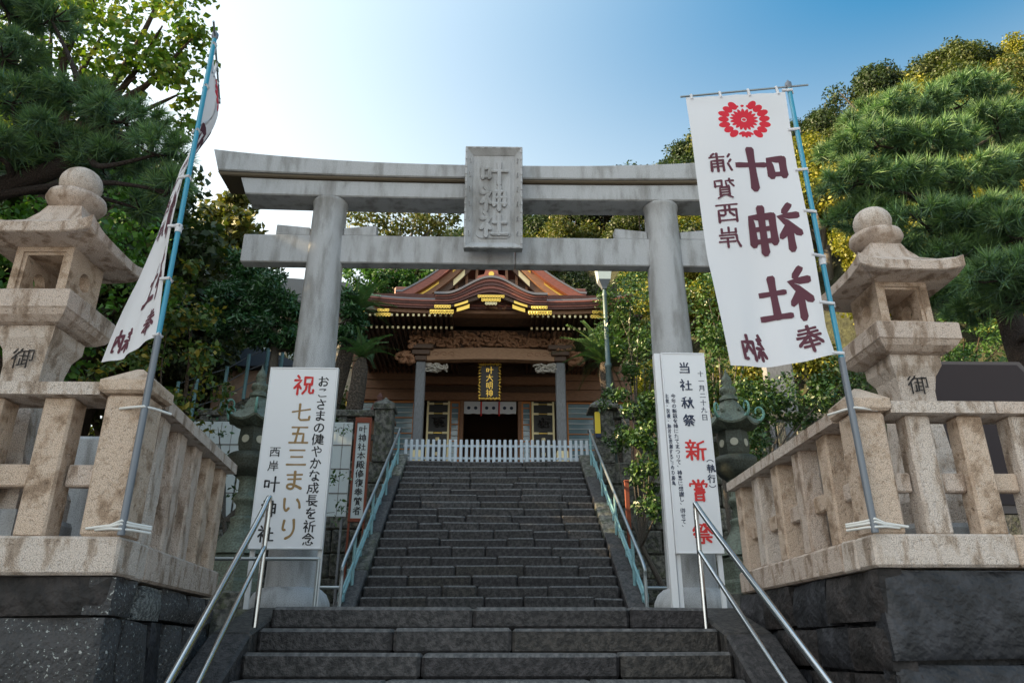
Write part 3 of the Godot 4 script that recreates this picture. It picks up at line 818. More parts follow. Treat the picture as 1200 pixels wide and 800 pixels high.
func build_walls() -> void:
	var rng := RandomNumberGenerator.new()
	rng.seed = 8
	# dark retaining wall on the right of the lower stair
	var r := thing("retaining_wall", "blackish quarry-faced stone wall below the granite balustrade with a square corner, without lichen", "wall", w(2.2, -EYE, 4.45))
	var pick_r := func(_x, c): return mats[["dark_stone", "dark_stone_grey", "dark_stone_brown", "dark_stone"][(rng.randi() + c) % 4]]
	var hr := [0.5, 0.5, 0.5, 0.495]
	part(r, "wall_core", box(w(2.32, -EYE + 0.01, 4.54), w(5.6, 0.39, 4.9), 0.0), mats.dark_stone)
	part(r, "wall_core", box(w(2.31, -EYE + 0.012, 4.55), w(2.45, 0.388, 7.0), 0.0), mats.dark_stone)
	stone_course_wall(r, w(2.2, -EYE, 4.42), w(5.6, -EYE, 4.42), Vector3(0, 0, 1), hr, Vector2(0.7, 1.15), func(_x, c): return mats[["dark_stone", "dark_stone", "dark_stone_brown", "dark_stone"][(rng.randi() + c) % 4]], rng)
	stone_course_wall(r, w(2.19, -EYE, 4.43), w(2.19, -EYE, 6.95), Vector3(-1, 0, 0), [0.36, 0.4, 0.42, 0.25, 0.26, 0.305], Vector2(0.42, 0.8), pick_r, rng)
	# left, with lichen
	var l := thing("retaining_wall", "blackish stone wall speckled with white lichen below the balustrade with orange-stained posts", "wall", w(-2.1, -EYE, 4.4))
	part(l, "wall_core", box(w(-2.25, -EYE + 0.01, 4.52), w(-5.6, 0.33, 4.9), 0.0), mats.dark_stone)
	part(l, "wall_core", box(w(-2.41, -EYE + 0.012, 4.53), w(-2.5, 0.328, 6.6), 0.0), mats.dark_stone)
	stone_course_wall(l, w(-5.6, -EYE, 4.4), w(-2.1, -EYE, 4.4), Vector3(0, 0, 1), [0.5, 0.4, 0.4, 0.42, 0.22], Vector2(0.55, 1.1), func(x, c): return mats["dark_stone_brown" if c == 4 else ("lichen_stone" if rng.randf() < 0.75 else "dark_stone")], rng)
	var along := (w(-2.3, 0, 6.6) - w(-2.1, 0, 4.38)).normalized()
	stone_course_wall(l, w(-2.092, -EYE, 4.4), w(-2.29, -EYE, 6.6), Vector3.UP.cross(along) * -1.0, [0.5, 0.4, 0.4, 0.42, 0.22], Vector2(0.28, 0.6), func(x, c): return mats[("pale_stone" if x > 0.3 and x < 1.1 else "lichen_stone") if c == 4 else ("lichen_stone" if rng.randf() < 0.7 else "dark_stone")], rng)
	# high retaining walls of the terrace
	for s in [-1, 1]:
		var t := thing("terrace_wall", ["grey stone wall of the terrace behind the white donor boards", "mossy grey stone wall of the terrace behind the camellia bushes"][(s + 1) / 2], "wall", w(2.3 * s, 0.285, 16.2))
		var y := 0.285
		for c in 7:
			var x := 2.21
			var ch := 0.488
			while x < 7.4:
				var x2 := x + rng.randf_range(0.5, 0.95)
				part(t, "stone", rough_block(w(s * (x + 0.006), y + 0.006, 16.18 + rng.randf_range(-0.02, 0.02)), w(s * (x2 - 0.006), y + ch - 0.006, 16.42), 0.03, 0.012, rng), mats["wall_stone" if rng.randf() < 0.6 else "wall_stone_light"])
				x = x2
			y += ch
		part(t, "wall_core", box(w(s * 2.25, 0.286, 16.26), w(s * 13.0, 3.69, 16.5), 0.0), mats.wall_stone)

func oblock(st: SurfaceTool, base: Vector3, u: Vector3, n: Vector3, lu: float, ln: float, h: float, c: float, wob: float, rng: RandomNumberGenerator, top := 1.0) -> void:   # block on base point, along u and n
	var p := []
	for i in 8:
		var k := top if i & 2 else 1.0
		p.append(base + u * (lu * 0.5 * k * (1 if i & 1 else -1)) + n * (ln * 0.5 * k * (1 if i & 4 else -1)) + Vector3.UP * (h if i & 2 else 0.0) + Vector3(rng.randf_range(-1, 1), rng.randf_range(-1, 1), rng.randf_range(-1, 1)) * wob)
	add_hexa(st, p, c)

func balustrade(label: String, corner: Vector3, s: float, back: Vector3, plo: float, phi: float, rlo: float, rhi: float, cw: float, bw: float, fstep: float, nfront: int, nside: int, rng: RandomNumberGenerator) -> void:
	var t := thing("stone_balustrade", label, "balustrade", Vector3(corner.x, plo, corner.z))
	var tone := ["tan_granite", "tan_granite_pale", "tan_granite_warm"]
	var U := Vector3(s, 0, 0)               # along the front, outwards
	var V := (back - corner).normalized()   # along the side, backwards
	var side_len := (back - corner).length()
	var inn := Vector3(0, 0, -1)            # into the platform from the front
	var ins := V.cross(Vector3.UP) * s
	if ins.dot(U) < 0: ins = -ins
	var thick := cw + 0.03
	var L := fstep * nfront + cw
	var put := func(called: String, base: Vector3, u: Vector3, n: Vector3, lu: float, ln: float, lo: float, hi: float, c: float, m: String, top: float = 1.0):
		var st := new_st()
		oblock(st, Vector3(base.x, lo, base.z), u, n, lu, ln, hi - lo, c, 0.003, rng, top)
		part(t, called, done(st), mats[m])
	# plinth course: corner stone, then front and side stones
	var e := 0.012
	put.call("plinth_stone", corner + U * (0.42 - e) + inn * (thick * 0.5 - e), U, inn, 0.84, thick, plo, phi, 0.015, "tan_granite_pale")
	var x := 0.836
	while x < L:
		put.call("plinth_stone", corner + U * (x + 0.6 - e) + inn * (thick * 0.5 - e), U, inn, 1.194, thick, plo, phi, 0.015, tone[rng.randi() % 3])
		x += 1.2
	var d := thick - e
	var first := 0.2
	put.call("plinth_stone", corner + V * (d + first * 0.5) + ins * (thick * 0.5 - e), V, ins, first - 0.004, thick, plo, phi, 0.012, "tan_granite_pale")
	put.call("plinth_stone", corner + V * (d + first + (side_len - d - first) * 0.5) + ins * (thick * 0.5 - e), V, ins, side_len - d - first - 0.004, thick, plo, phi - 0.003, 0.015, "tan_granite")
	# posts
	put.call("corner_post", corner + U * (cw * 0.5) + inn * (cw * 0.5), U, inn, cw, cw, phi - 0.002, rlo + 0.012, 0.016, "tan_granite_warm")
	for i in range(1, nfront + 1):
		put.call("baluster", corner + U * (cw * 0.5 + fstep * i) + inn * (cw * 0.5), U, inn, bw, bw * 0.95, phi - 0.002, rlo + 0.004, 0.014, tone[rng.randi() % 3])
		put.call("middle_rail", corner + U * (cw * 0.5 + fstep * (i - 0.5)) + inn * (cw * 0.5 + 0.02), U, inn, fstep - bw * 0.99 - (0.0 if i > 1 else (cw - bw) * 0.5), 0.075, lerpf(phi, rlo, 0.36), lerpf(phi, rlo, 0.52), 0.01, tone[rng.randi() % 3])
	var sstep := (side_len - cw * 0.5 - bw * 0.5 - 0.02) / nside
	for i in range(1, nside + 1):
		put.call("baluster", corner + V * (cw * 0.5 + sstep * i) + ins * (cw * 0.5), V, ins, bw, bw * 0.95, phi - 0.005, rlo + 0.004, 0.014, tone[rng.randi() % 3])
		put.call("middle_rail", corner + V * (cw * 0.5 + sstep * (i - 0.5)) + ins * (cw * 0.5 + 0.02), V, ins, sstep - bw * 0.99 - (0.0 if i > 1 else (cw - bw) * 0.5), 0.075, lerpf(phi, rlo, 0.36), lerpf(phi, rlo, 0.52), 0.01, tone[rng.randi() % 3])
	# top rails with a low ridge
	var rw := cw * 0.62
	var rail := func(a: Vector3, along: Vector3, n: Vector3, length: float, m: String):
		var prof := [Vector2(-rw, 0), Vector2(rw, 0), Vector2(rw, (rhi - rlo) * 0.72), Vector2(0, (rhi - rlo) * 1.0), Vector2(-rw, (rhi - rlo) * 0.72)]
		var rings := []
		for k in [0.003, 0.011, length - 0.011, length - 0.003]:
			var f := 0.96 if k < 0.005 or k > length - 0.005 else 1.0
			var ringp := []
			for q in prof: ringp.append(Vector3(a.x, rlo, a.z) + along * k + n * (q.x * f) + Vector3.UP * ((rhi - rlo) * 0.5 + (q.y - (rhi - rlo) * 0.5) * f))
			rings.append(ringp)
		var st := new_st()
		add_loft(st, rings, false)
		part(t, "top_rail", done(st), mats[m])
	var mid_f := corner + inn * (cw * 0.5)
	var mid_s := corner + ins * (cw * 0.5)
	rail.call(mid_f + U * (cw + 0.03), U, inn, 0.66, "tan_granite_pale")
	rail.call(mid_f + U * (cw + 0.69), U, inn, L - 0.69, "tan_granite")
	rail.call(mid_s + V * (cw + 0.03), V, ins, 0.62, "tan_granite")
	rail.call(mid_s + V * (cw + 0.65), V, ins, side_len - cw - 0.6, "tan_granite_pale")
	# cap of the corner post: a block with gables
	var st := new_st()
	var cc := corner + U * (cw * 0.5) + inn * (cw * 0.5)
	cc.y = rlo
	add_square(st, cc, [[cw * 0.58, 0.014], [cw * 0.66, 0.03], [cw * 0.66, (rhi - rlo) * 0.85], [cw * 0.6, (rhi - rlo) * 0.95], [cw * 0.08, (rhi - rlo) * 1.0 + cw * 0.4], [0.004, (rhi - rlo) * 1.0 + cw * 0.42]])
	part(t, "post_cap", done(st), mats.tan_granite_warm)

func build_balustrades() -> void:
	var rng := RandomNumberGenerator.new()
	rng.seed = 77
	balustrade("pink granite balustrade on the wall beside the banner with mirrored writing", w(2.2, 0, 4.4), 1.0, w(2.2, 0, 6.92), 0.41 + EYE, 0.595 + EYE, 1.32 + EYE, 1.425 + EYE, 0.205, 0.155, 0.325, 9, 5, rng)
	balustrade("orange-brown granite balustrade beside the banner seen edge-on", w(-2.1, 0, 4.38), -1.0, w(-2.3, 0, 6.6), 0.356 + EYE, 0.565 + EYE, 1.39 + EYE, 1.5 + EYE, 0.24, 0.18, 0.42, 7, 5, rng)

# ---------------------------------------------------------------- gate
func build_gate() -> void:
	var z := 8.32
	var t := thing("torii_gate", "tall grey granite shrine gate with two round pillars and a name tablet", "gate", w(0, 0.285, z))
	var g: Material = mats.gate_granite
	for s in [-1, 1]:
		var st := new_st()
		add_lathe(st, w(2.12 * s, 0, z), [[0.27, 0.32], [0.268, 0.6], [0.255, 2.0], [0.238, 3.2], [0.212, 4.9], [0.208, 5.17], [0.222, 5.185], [0.222, 5.225]], 40)
		part(t, "pillar", done(st), g)
		st = new_st()
		add_lathe(st, w(2.12 * s, 0.285, z), [[0.40, 0.0], [0.42, 0.05], [0.41, 0.12], [0.37, 0.2], [0.31, 0.25], [0.27, 0.26]], 36)
		part(t, "base_stone", done(st), g)
	# tie beam in two lengths, with wedges
	for b in [[-3.14, 0.235], [0.241, 3.14]]:
		part(t, "tie_beam", box(w(b[0], 4.35, z - 0.085), w(b[1], 4.735, z + 0.085), 0.012), g)
	for b in [[-2.75, -2.33, 1], [-1.91, -1.5, -1], [1.5, 1.91, 1], [2.33, 2.75, -1]]:
		var p := corners(w(b[0], 4.738, z + 0.07), w(b[1], 4.85, z - 0.07))
		for i in 8:
			if i & 2: p[i].y += (0.035 if ((i & 1) == 0) == (b[2] > 0) else -0.005)
		var st := new_st()
		add_hexa(st, p, 0.008)
		part(t, "wedge", done(st), g)
	# lintel: lower beam, dark drip course, upper beam with rising ends
	var beam := func(called: String, xt: float, xb: float, lo: float, hi: float, rise_lo: float, rise_hi: float, zf: float, zb: float, m: Material, ridge: float):
		var rings := []
		for k in 33:
			var s := -1.0 + k / 16.0
			var r := pow(absf(s), 2.4)
			var yl := lo + rise_lo * r
			var yh := hi + rise_hi * r
			var c := 0.014
			var ringp := [w(xb * s, yl, zf + c), w(xb * s, yl + c, zf), w(xt * s, yh - c, zf), w(xt * s, yh, zf + c), w(xt * s, yh + ridge, (zf + zb) * 0.5), w(xt * s, yh, zb - c), w(xt * s, yh - c, zb), w(xb * s, yl + c, zb), w(xb * s, yl, zb - c)]
			rings.append(ringp)
		var st := new_st()
		add_loft(st, rings, false)
		part(t, called, done(st), m)
	beam.call("lower_lintel", 3.24, 3.16, 5.222, 5.45, 0.03, 0.05, z - 0.19, z + 0.19, g, 0.0)
	beam.call("drip_course", 3.53, 3.5, 5.453, 5.497, 0.05, 0.068, z - 0.225, z + 0.225, mats.gate_drip, 0.0)
	beam.call("upper_lintel", 3.62, 3.53, 5.5, 5.7, 0.07, 0.185, z - 0.24, z + 0.24, g, 0.05)
	# name tablet, leaning forward
	var c := w(-0.035, 5.125, 7.99)
	var up := Vector3(0, 1, 0.09).normalized()
	var rt := Vector3.RIGHT
	var nr := rt.cross(up).normalized()
	var pl := func(x: float, y: float, d: float) -> Vector3: return c + rt * x + up * y + nr * d
	var tab := part(t, "tablet", box(Vector3(-0.3, -0.64, -0.05), Vector3(0.3, 0.64, 0.02), 0.01), g, Transform3D(Basis(rt, up, nr), c))
	var st := new_st()
	var frames := []
	for f in [[0.352, 0.69, -0.05], [0.358, 0.695, 0.06], [0.352, 0.69, 0.085], [0.335, 0.672, 0.085], [0.262, 0.598, 0.028], [0.262, 0.598, 0.0]]:
		frames.append([pl.call(-f[0], -f[1], f[2]), pl.call(f[0], -f[1], f[2]), pl.call(f[0], f[1], f[2]), pl.call(-f[0], f[1], f[2])])
	for k in frames.size() - 1:
		for i in 4:
			var j := (i + 1) % 4
			var a: Vector3 = frames[k][i]
			var b: Vector3 = frames[k][j]
			var m0: Vector3 = pl.call(0, 0, 0) if k >= 4 else (a + b + frames[k + 1][i] + frames[k + 1][j]) * 0.25 - (nr if k > 1 else (a + b) * 0.5 - c)
			quad(st, a, b, frames[k + 1][j], frames[k + 1][i], m0 if k < 4 else (a + b) * 0.5 * 2.0 - c)
	part(tab, "tablet_frame", done(st), g)
	# beading round the frame
	st = new_st()
	for k in 13:
		for s in [-1, 1]:
			var q := w(0, 0, 0)
			oblock(st, pl.call(s * 0.343, -0.64 + k * 0.104, 0.083), rt, nr, 0.03, 0.02, 0.055, 0.006, 0.001, RandomNumberGenerator.new())
	for k in 7:
		for s in [-1, 1]:
			oblock(st, pl.call(-0.3 + k * 0.1, s * 0.68 - 0.012, 0.083), rt, nr, 0.055, 0.02, 0.024, 0.006, 0.001, RandomNumberGenerator.new())
	var bead := part(tab, "beading", done(st), g)
	bead.set_meta("kind", "stuff")
	# carved tendrils on the bevels
	st = new_st()
	for s in [-1, 1]:
		for k in 6:
			var pts := []
			for i in 9:
				var a := i * 0.75
				var r := 0.03 - i * 0.0028
				pts.append(pl.call(s * (0.298 + cos(a) * r * 0.7), -0.5 + k * 0.2 + sin(a) * r * 1.8, 0.06 - cos(a) * r * 0.7 * 0.75))
			add_tube(st, pts, [0.007], 5)
	part(tab, "carved_scroll", done(st), g).set_meta("kind", "stuff")
	part(tab, "inner_panel", prism([Vector2(-0.21, -0.5), Vector2(-0.17, -0.54), Vector2(0.17, -0.54), Vector2(0.21, -0.5), Vector2(0.21, 0.5), Vector2(0.17, 0.54), Vector2(-0.17, 0.54), Vector2(-0.21, 0.5)], Transform3D(Basis(rt, up, nr), pl.call(0, 0, 0.02)), 0.014), g)
	lettering(tab, "叶神社", "carved_characters", g, pl.call(0, 0.5, 0.034), rt, -up, 0.32, 0.35, 0.19, 0.028, 0.0)


# ---------------------------------------------------------------- stone lanterns
func stone_lantern(label: String, pos: Vector3, s: float) -> void:   # pos: middle of the foot; s: which way the open side faces
	var t := thing("stone_lantern", label, "lantern", pos, "")
	var o := Vector3(pos.x, EYE, pos.z)
	var g: Material = mats.tan_granite
	var st := new_st()
	add_square(st, o, [[0.34, pos.y - EYE], [0.34, 0.52], [0.33, 0.54]])
	part(t, "foot_stone", done(st), mats.gate_granite)
	st = new_st()
	add_square(st, o, [[0.31, 0.542], [0.31, 0.72], [0.3, 0.75]])
	part(t, "foot_stone", done(st), mats.gate_granite)
	st = new_st()
	add_square(st, o, [[0.28, 0.752], [0.28, 0.9], [0.24, 1.0], [0.19, 1.02]])
	part(t, "foot_stone", done(st), mats.tan_granite_pale)
	st = new_st()
	add_square(st, o, [[0.225, 1.02], [0.18, 1.12], [0.145, 1.3], [0.13, 1.55], [0.132, 1.72], [0.15, 1.83], [0.185, 1.898], [0.188, 1.905], [0.19, 1.985]])
	var shaft := part(t, "shaft", done(st), mats.tan_granite_pale)
	lettering(shaft, "御", "carved_character", mats.dark_stone_brown, o + Vector3(0, 1.845, 0.139), Vector3.RIGHT, Vector3.DOWN, 0.15, 0.16, 0.085, 0.0, 0.012)
	st = new_st()
	add_square(st, o, [[0.195, 1.987], [0.235, 1.995], [0.28, 2.03], [0.3, 2.065], [0.31, 2.075], [0.31, 2.195], [0.3, 2.205]])
	part(t, "platform", done(st), g)
	# hollow fire box: square windows front and back, a round one at the sides
	var csg := CSGBox3D.new()
	csg.name = "fire_box"
	csg.size = Vector3(0.4, 0.37, 0.4)
	csg.material_override = mats.tan_granite_warm
	var hole := CSGBox3D.new()
	hole.name = "hollow"
	hole.operation = CSGShape3D.OPERATION_SUBTRACTION
	hole.size = Vector3(0.25, 0.26, 0.6)
	csg.add_child(hole)
	var lip := CSGBox3D.new()
	lip.name = "rebate"
	lip.operation = CSGShape3D.OPERATION_SUBTRACTION
	lip.size = Vector3(0.3, 0.3, 0.03)
	lip.position = Vector3(0, 0, 0.2)
	csg.add_child(lip)
	var eye := CSGCylinder3D.new()
	eye.name = "round_window"
	eye.operation = CSGShape3D.OPERATION_SUBTRACTION
	eye.radius = 0.068
	eye.height = 0.7
	eye.sides = 24
	eye.rotation_degrees = Vector3(0, 0, 90)
	csg.add_child(eye)
	t.add_child(csg)
	csg.position = o + Vector3(0, 2.392, 0) - pos
	# roof with lifted corners
	var rings := []
	for lev in [[0.2, 2.578, 0.0], [0.395, 2.585, 0.035], [0.405, 2.592, 0.04], [0.405, 2.662, 0.055], [0.37, 2.685, 0.03], [0.28, 2.735, 0.01], [0.2, 2.8, 0.0], [0.15, 2.89, 0.0], [0.125, 2.96, 0.0]]:
		var p := []
		for side in 4:
			for k in 20:
				var f := -1.0 + k / 10.0
				var q := Vector2(f, 1.0).rotated(-side * PI / 2)
				p.append(o + Vector3(q.x * lev[0], lev[1] + lev[2] * pow(absf(f), 4.0), q.y * lev[0]))
		rings.append(p)
	st = new_st()
	add_loft(st, rings, false)
	part(t, "roof", done(st), g)
	st = new_st()
	add_lathe(st, o, [[0.11, 2.95], [0.12, 2.99], [0.18, 3.01], [0.205, 3.05], [0.195, 3.09], [0.15, 3.105], [0.1, 3.11]], 28)
	part(t, "finial_ring", done(st), mats.tan_granite)
	var b := part(t, "finial_ball", blob(o + Vector3(0, 3.215, 0), Vector3(0.148, 0.135, 0.148), 0.03, 4, 14), mats.tan_granite_pale)
	t.rotation.y = deg_to_rad(1.2) * s


# ---------------------------------------------------------------- bronze lanterns
func bronze_lantern(label: String, pos: Vector3, turn: float) -> void:
	var t := thing("bronze_lantern", label, "lantern", pos)
	var v: Material = mats.verdigris
	var o := pos
	var st := new_st()
	add_lathe(st, o, [[0.5, 0.0], [0.5, 0.28], [0.47, 0.3]], 8, false, turn)
	part(t, "plinth", done(st), mats.wall_stone_light)
	st = new_st()
	add_lathe(st, o, [[0.36, 0.3], [0.36, 0.42], [0.34, 0.46], [0.34, 0.66], [0.36, 0.7], [0.3, 0.74]], 6, false, turn)
	part(t, "base_drum", done(st), v)
	st = new_st()
	add_lathe(st, o, [[0.33, 0.74], [0.3, 0.8], [0.25, 0.9], [0.17, 1.02], [0.135, 1.12], [0.15, 1.15], [0.15, 1.18], [0.11, 1.2]], 24)
	part(t, "lotus_base", done(st), v)
	st = new_st()
	add_lathe(st, o, [[0.1, 1.2], [0.1, 1.34], [0.13, 1.37], [0.15, 1.41], [0.13, 1.45], [0.1, 1.48], [0.1, 1.64], [0.14, 1.68]], 24)
	part(t, "shaft", done(st), v)
	st = new_st()
	add_lathe(st, o, [[0.14, 1.68], [0.22, 1.74], [0.26, 1.8], [0.26, 1.86], [0.27, 1.88], [0.27, 1.96], [0.24, 1.98]], 24)
	part(t, "platform", done(st), mats.bronze_dark)
	st = new_st()
	add_lathe(st, o, [[0.17, 1.98], [0.185, 2.03], [0.2, 2.15], [0.185, 2.3], [0.17, 2.33]], 6, false, turn)
	var fb := part(t, "fire_box", done(st), mats.bronze_dark)
	for k in 6:
		var a := turn + PI / 6 + k * PI / 3
		var n := Vector3(cos(a), 0, sin(a))
		st = new_st()
		add_loft(st, [ring(o + Vector3(0, 2.15, 0) + n * 0.16, 0.052, 16, Vector3.UP, n.cross(Vector3.UP)), ring(o + Vector3(0, 2.15, 0) + n * 0.178, 0.05, 16, Vector3.UP, n.cross(Vector3.UP))])
		part(fb, "round_pane", done(st), mats.bronze_window)
	# roof: six-sided, sweeping up at the corners, with scrolls
	var rings := []
	for lev in [[0.17, 2.33, 0.0], [0.36, 2.36, 0.06], [0.37, 2.385, 0.065], [0.3, 2.45, 0.03], [0.2, 2.56, 0.0], [0.15, 2.66, 0.0], [0.1, 2.74, 0.0]]:
		var p := []
		for k in 6:
			for i in 4:
				var f := i / 4.0
				var q: Vector2 = (Vector2.from_angle(turn + k * PI / 3).lerp(Vector2.from_angle(turn + (k + 1) * PI / 3), f)) * lev[0]
				p.append(o + Vector3(q.x, lev[1] + lev[2] * pow(absf(f - 0.5) * 2.0, 2.0), q.y))
		rings.append(p)
	st = new_st()
	add_loft(st, rings, false)
	var roof := part(t, "roof", done(st), v)
	for k in 6:
		var a := turn + k * PI / 3
		var n := Vector3(cos(a), 0, sin(a))
		var pts := []
		for i in 14:
			var b := -1.9 + i * 0.42
			var r := 0.085 - i * 0.0042
			pts.append(o + n * (0.355 + cos(b) * r) + Vector3.UP * (2.56 + sin(b) * r * 1.35))
		part(roof, "corner_scroll", tube(pts, [0.019, 0.02, 0.019, 0.018, 0.017, 0.016, 0.015, 0.014, 0.013, 0.012, 0.012, 0.011, 0.011, 0.014], 7), mats.verdigris_bright)
		st = new_st()
		add_loft(st, [ring(o + n * 0.215 * 0.87 + Vector3.UP * 2.55, 0.03, 10, Vector3.UP, n.cross(Vector3.UP)), ring(o + n * 0.235 + Vector3.UP * 2.57, 0.022, 10, Vector3.UP, n.cross(Vector3.UP))])
		part(roof, "roof_boss", done(st), v)
	st = new_st()
	add_lathe(st, o, [[0.12, 2.74], [0.12, 2.78], [0.085, 2.8], [0.085, 2.83], [0.11, 2.86], [0.1, 2.92], [0.05, 2.94], [0.07, 3.0], [0.06, 3.06], [0.015, 3.14], [0.002, 3.2]], 20)
	part(t, "finial", done(st), v)


# ---------------------------------------------------------------- banners
func add_patch(st: SurfaceTool, poly: Array, place: Callable, lift: float) -> void:
	var mid := Vector2.ZERO
	for p in poly: mid += p / poly.size()
	var back: Vector3 = place.call(mid.x, mid.y, -1.0)
	for i in poly.size():
		var a: Vector2 = poly[i]
		var b: Vector2 = poly[(i + 1) % poly.size()]
		tri(st, place.call(mid.x, mid.y, lift), place.call(a.x, a.y, lift), place.call(b.x, b.y, lift), back)

func petal(c: Vector2, dir: float, r0: float, r1: float, half: float) -> Array:
	var d := Vector2.from_angle(dir)
	var n := Vector2(-d.y, d.x)
	var out := []
	for k in 12:
		var a := TAU * k / 12
		out.append(c + d * (lerpf(r0, r1, 0.5 + 0.5 * cos(a))) + n * (half * sin(a)))
	return out

func crest(parent: Node, place: Callable) -> void:   # chrysanthemum with leaves, drawn in a -0.5..0.5 square
	var st := new_st()
	for k in 18:
		var a := TAU * (k + 0.5) / 18
		add_patch(st, petal(Vector2(0, -0.04), a, 0.05, 0.28, 0.038), place, 0.0001 * (k % 2))
	add_patch(st, petal(Vector2(0, -0.04), 0, -0.04, 0.04, 0.035), place, 0.0003)
	for s in [-1, 1]:
		for k in 7:   # the leaf's lobes, from above the flower down its side
			var a := deg_to_rad(-66 + k * 20.5)
			var c := Vector2(s * (0.31 * cos(a) + 0.015), 0.33 * sin(a) - 0.02)
			add_patch(st, petal(c, (0.0 if s > 0 else PI) + s * a * 0.9, -0.03, 0.2 - 0.02 * (k % 2), 0.074), place, 0.0001 * (k % 2))
	for k in 5:
		var a := deg_to_rad(-90 + (k - 2) * 15)
		var c := Vector2(0, 0.02) + Vector2.from_angle(a) * 0.405
		add_patch(st, petal(c, a, -0.03, 0.03, 0.035), place, 0.0)
	for k in 5:
		var a := deg_to_rad(90 + (k - 2) * 30)
		add_patch(st, petal(Vector2(0, 0.26), a, 0.02, 0.17, 0.035), place, 0.0)
	part(parent, "crest", done(st), mats.crest_red)

func banner(label: String, foot: Vector3, top: Vector3, edge: Callable, bar_far: Vector3, group: String, bulge: float) -> void:   # edge(v) gives [far point, pole point] of the cloth
	var t := thing("banner", label, "banner", foot, group)
	var mid := foot.lerp(top, 0.335)
	part(t, "lower_pole", tube([foot, mid], [0.021], 14), mats.banner_grey)
	part(t, "upper_pole", tube([mid - (top - foot).normalized() * 0.02, top], [0.0165], 14), mats.banner_blue)
	var st := new_st()
	add_lathe(st, top, [[0.017, -0.02], [0.024, 0.0], [0.024, 0.03], [0.012, 0.045], [0.004, 0.06]], 12)
	part(t, "pole_cap", done(st), mats.banner_grey)
	var over: Vector3 = top + (top - bar_far).normalized() * 0.15
	part(t, "cross_bar", tube([bar_far, over], [0.0075], 8), mats.galvanised)
	part(t, "joint_sleeve", tube([foot.lerp(top, 0.54), foot.lerp(top, 0.556)], [0.022], 12), mats.cloth)
	var place := func(u: float, v: float, lift: float) -> Vector3:
		var e: Array = edge.call(v)
		var p: Vector3 = e[0].lerp(e[1], u)
		var n: Vector3 = (e[1] - e[0]).normalized().cross(Vector3.UP).normalized()
		if n.z < 0: n = -n
		var fold := 0.022 * sin(u * 5.5 + v * 3.0) * (0.4 + v) + 0.012 * sin(v * 9.0 - u * 4.0) + 0.02 * sin(u * PI) * sin(v * 2.6) + 0.009 * sin(u * 17.0 + v * 5.0) * smoothstep(0.55, 1.0, v)
		p.y -= 0.035 * sin(u * PI) * smoothstep(0.8, 1.0, v) + 0.006 * absf(sin(u * PI * 4.0)) * (1.0 - smoothstep(0.0, 0.05, v))
		p.x += bulge * sin(u * PI) * exp(-pow((v - 0.2) / 0.15, 2.0)) * smoothstep(0.0, 0.06, v)
		return p + n * (fold * smoothstep(0.0, 0.1, v) + lift)
	st = new_st()
	st.set_smooth_group(1)
	var nu := 18
	var nv := 44
	for j in nv:
		for i in nu:
			var a: Vector3 = place.call(float(i) / nu, float(j) / nv, 0.0)
			var b: Vector3 = place.call(float(i + 1) / nu, float(j) / nv, 0.0)
			var c: Vector3 = place.call(float(i + 1) / nu, float(j + 1) / nv, 0.0)
			var d: Vector3 = place.call(float(i) / nu, float(j + 1) / nv, 0.0)
			quad(st, a, b, c, d, a - Vector3(0, 0, 3) + Vector3(0, 0, 0))
	var cloth := part(t, "cloth", done(st), mats.cloth)
	# loops to the pole and the bar
	for k in 7:
		var v := k / 6.0
		var p: Vector3 = place.call(1.0, v, 0.0)
		var f: float = clampf((p.y - foot.y) / (top.y - foot.y), 0, 1)
		var q := foot.lerp(top, f)
		part(t, "loop", tube([p + Vector3(-0.02, 0.012, 0), q + Vector3(0.012, 0.012, 0.017), q + Vector3(0.021, 0.0, 0.0), q + Vector3(0.0, 0.0, -0.02)], [0.011], 6), mats.cloth)
	for k in 4:
		var p: Vector3 = place.call(0.06 + k * 0.29, 0.0, 0.0)
		var dx: Vector3 = (over - bar_far)
		var f: float = clampf((p - bar_far).dot(dx) / dx.length_squared(), 0, 1)
		part(t, "loop", tube([p + Vector3(0, -0.015, 0), bar_far.lerp(over, f) + Vector3(0, 0.009, 0)], [0.011], 6), mats.cloth)
	# writing, shown from the back of the cloth: mirrored
	var wide: float = (edge.call(0.5)[1] - edge.call(0.5)[0]).length()
	var tall: float = edge.call(0.0)[1].y - edge.call(1.0)[1].y
	var letters := [["叶", 0.655, 0.31, 0.34, 0.17], ["神", 0.675, 0.548, 0.35, 0.15], ["社", 0.675, 0.785, 0.35, 0.15], ["浦", 0.245, 0.283, 0.15, 0.12], ["賀", 0.25, 0.384, 0.15, 0.11], ["西", 0.25, 0.473, 0.15, 0.12], ["岸", 0.24, 0.562, 0.15, 0.12], ["奉", 0.815, 0.935, 0.165, 0.14], ["納", 0.265, 0.94, 0.165, 0.14]]
	for l in letters:
		st = new_st()
		var half := l[3] as float
		add_char(st, l[0], func(u, v, lift): return place.call(l[1] - (u - 0.5) * half / wide, l[2] + (v - 0.5) * half / tall, 0.0008 + lift), l[4])
		add_char(st, l[0], func(u, v, lift): return place.call(l[1] - (u - 0.5) * half / wide, l[2] + (v - 0.5) * half / tall, -0.0008 - lift), l[4])
		part(cloth, "character", done(st), mats.purple_ink)
	for s in [1, -1]:
		crest(cloth, func(x, y, lift): return place.call(0.55 - x * 0.37 / wide, 0.112 + y * 0.34 / tall, s * (0.0008 + lift)))
	# cords that hold the pole to the corner post
	var turn := Vector3(0.13 * signf(foot.x), 0, 0)
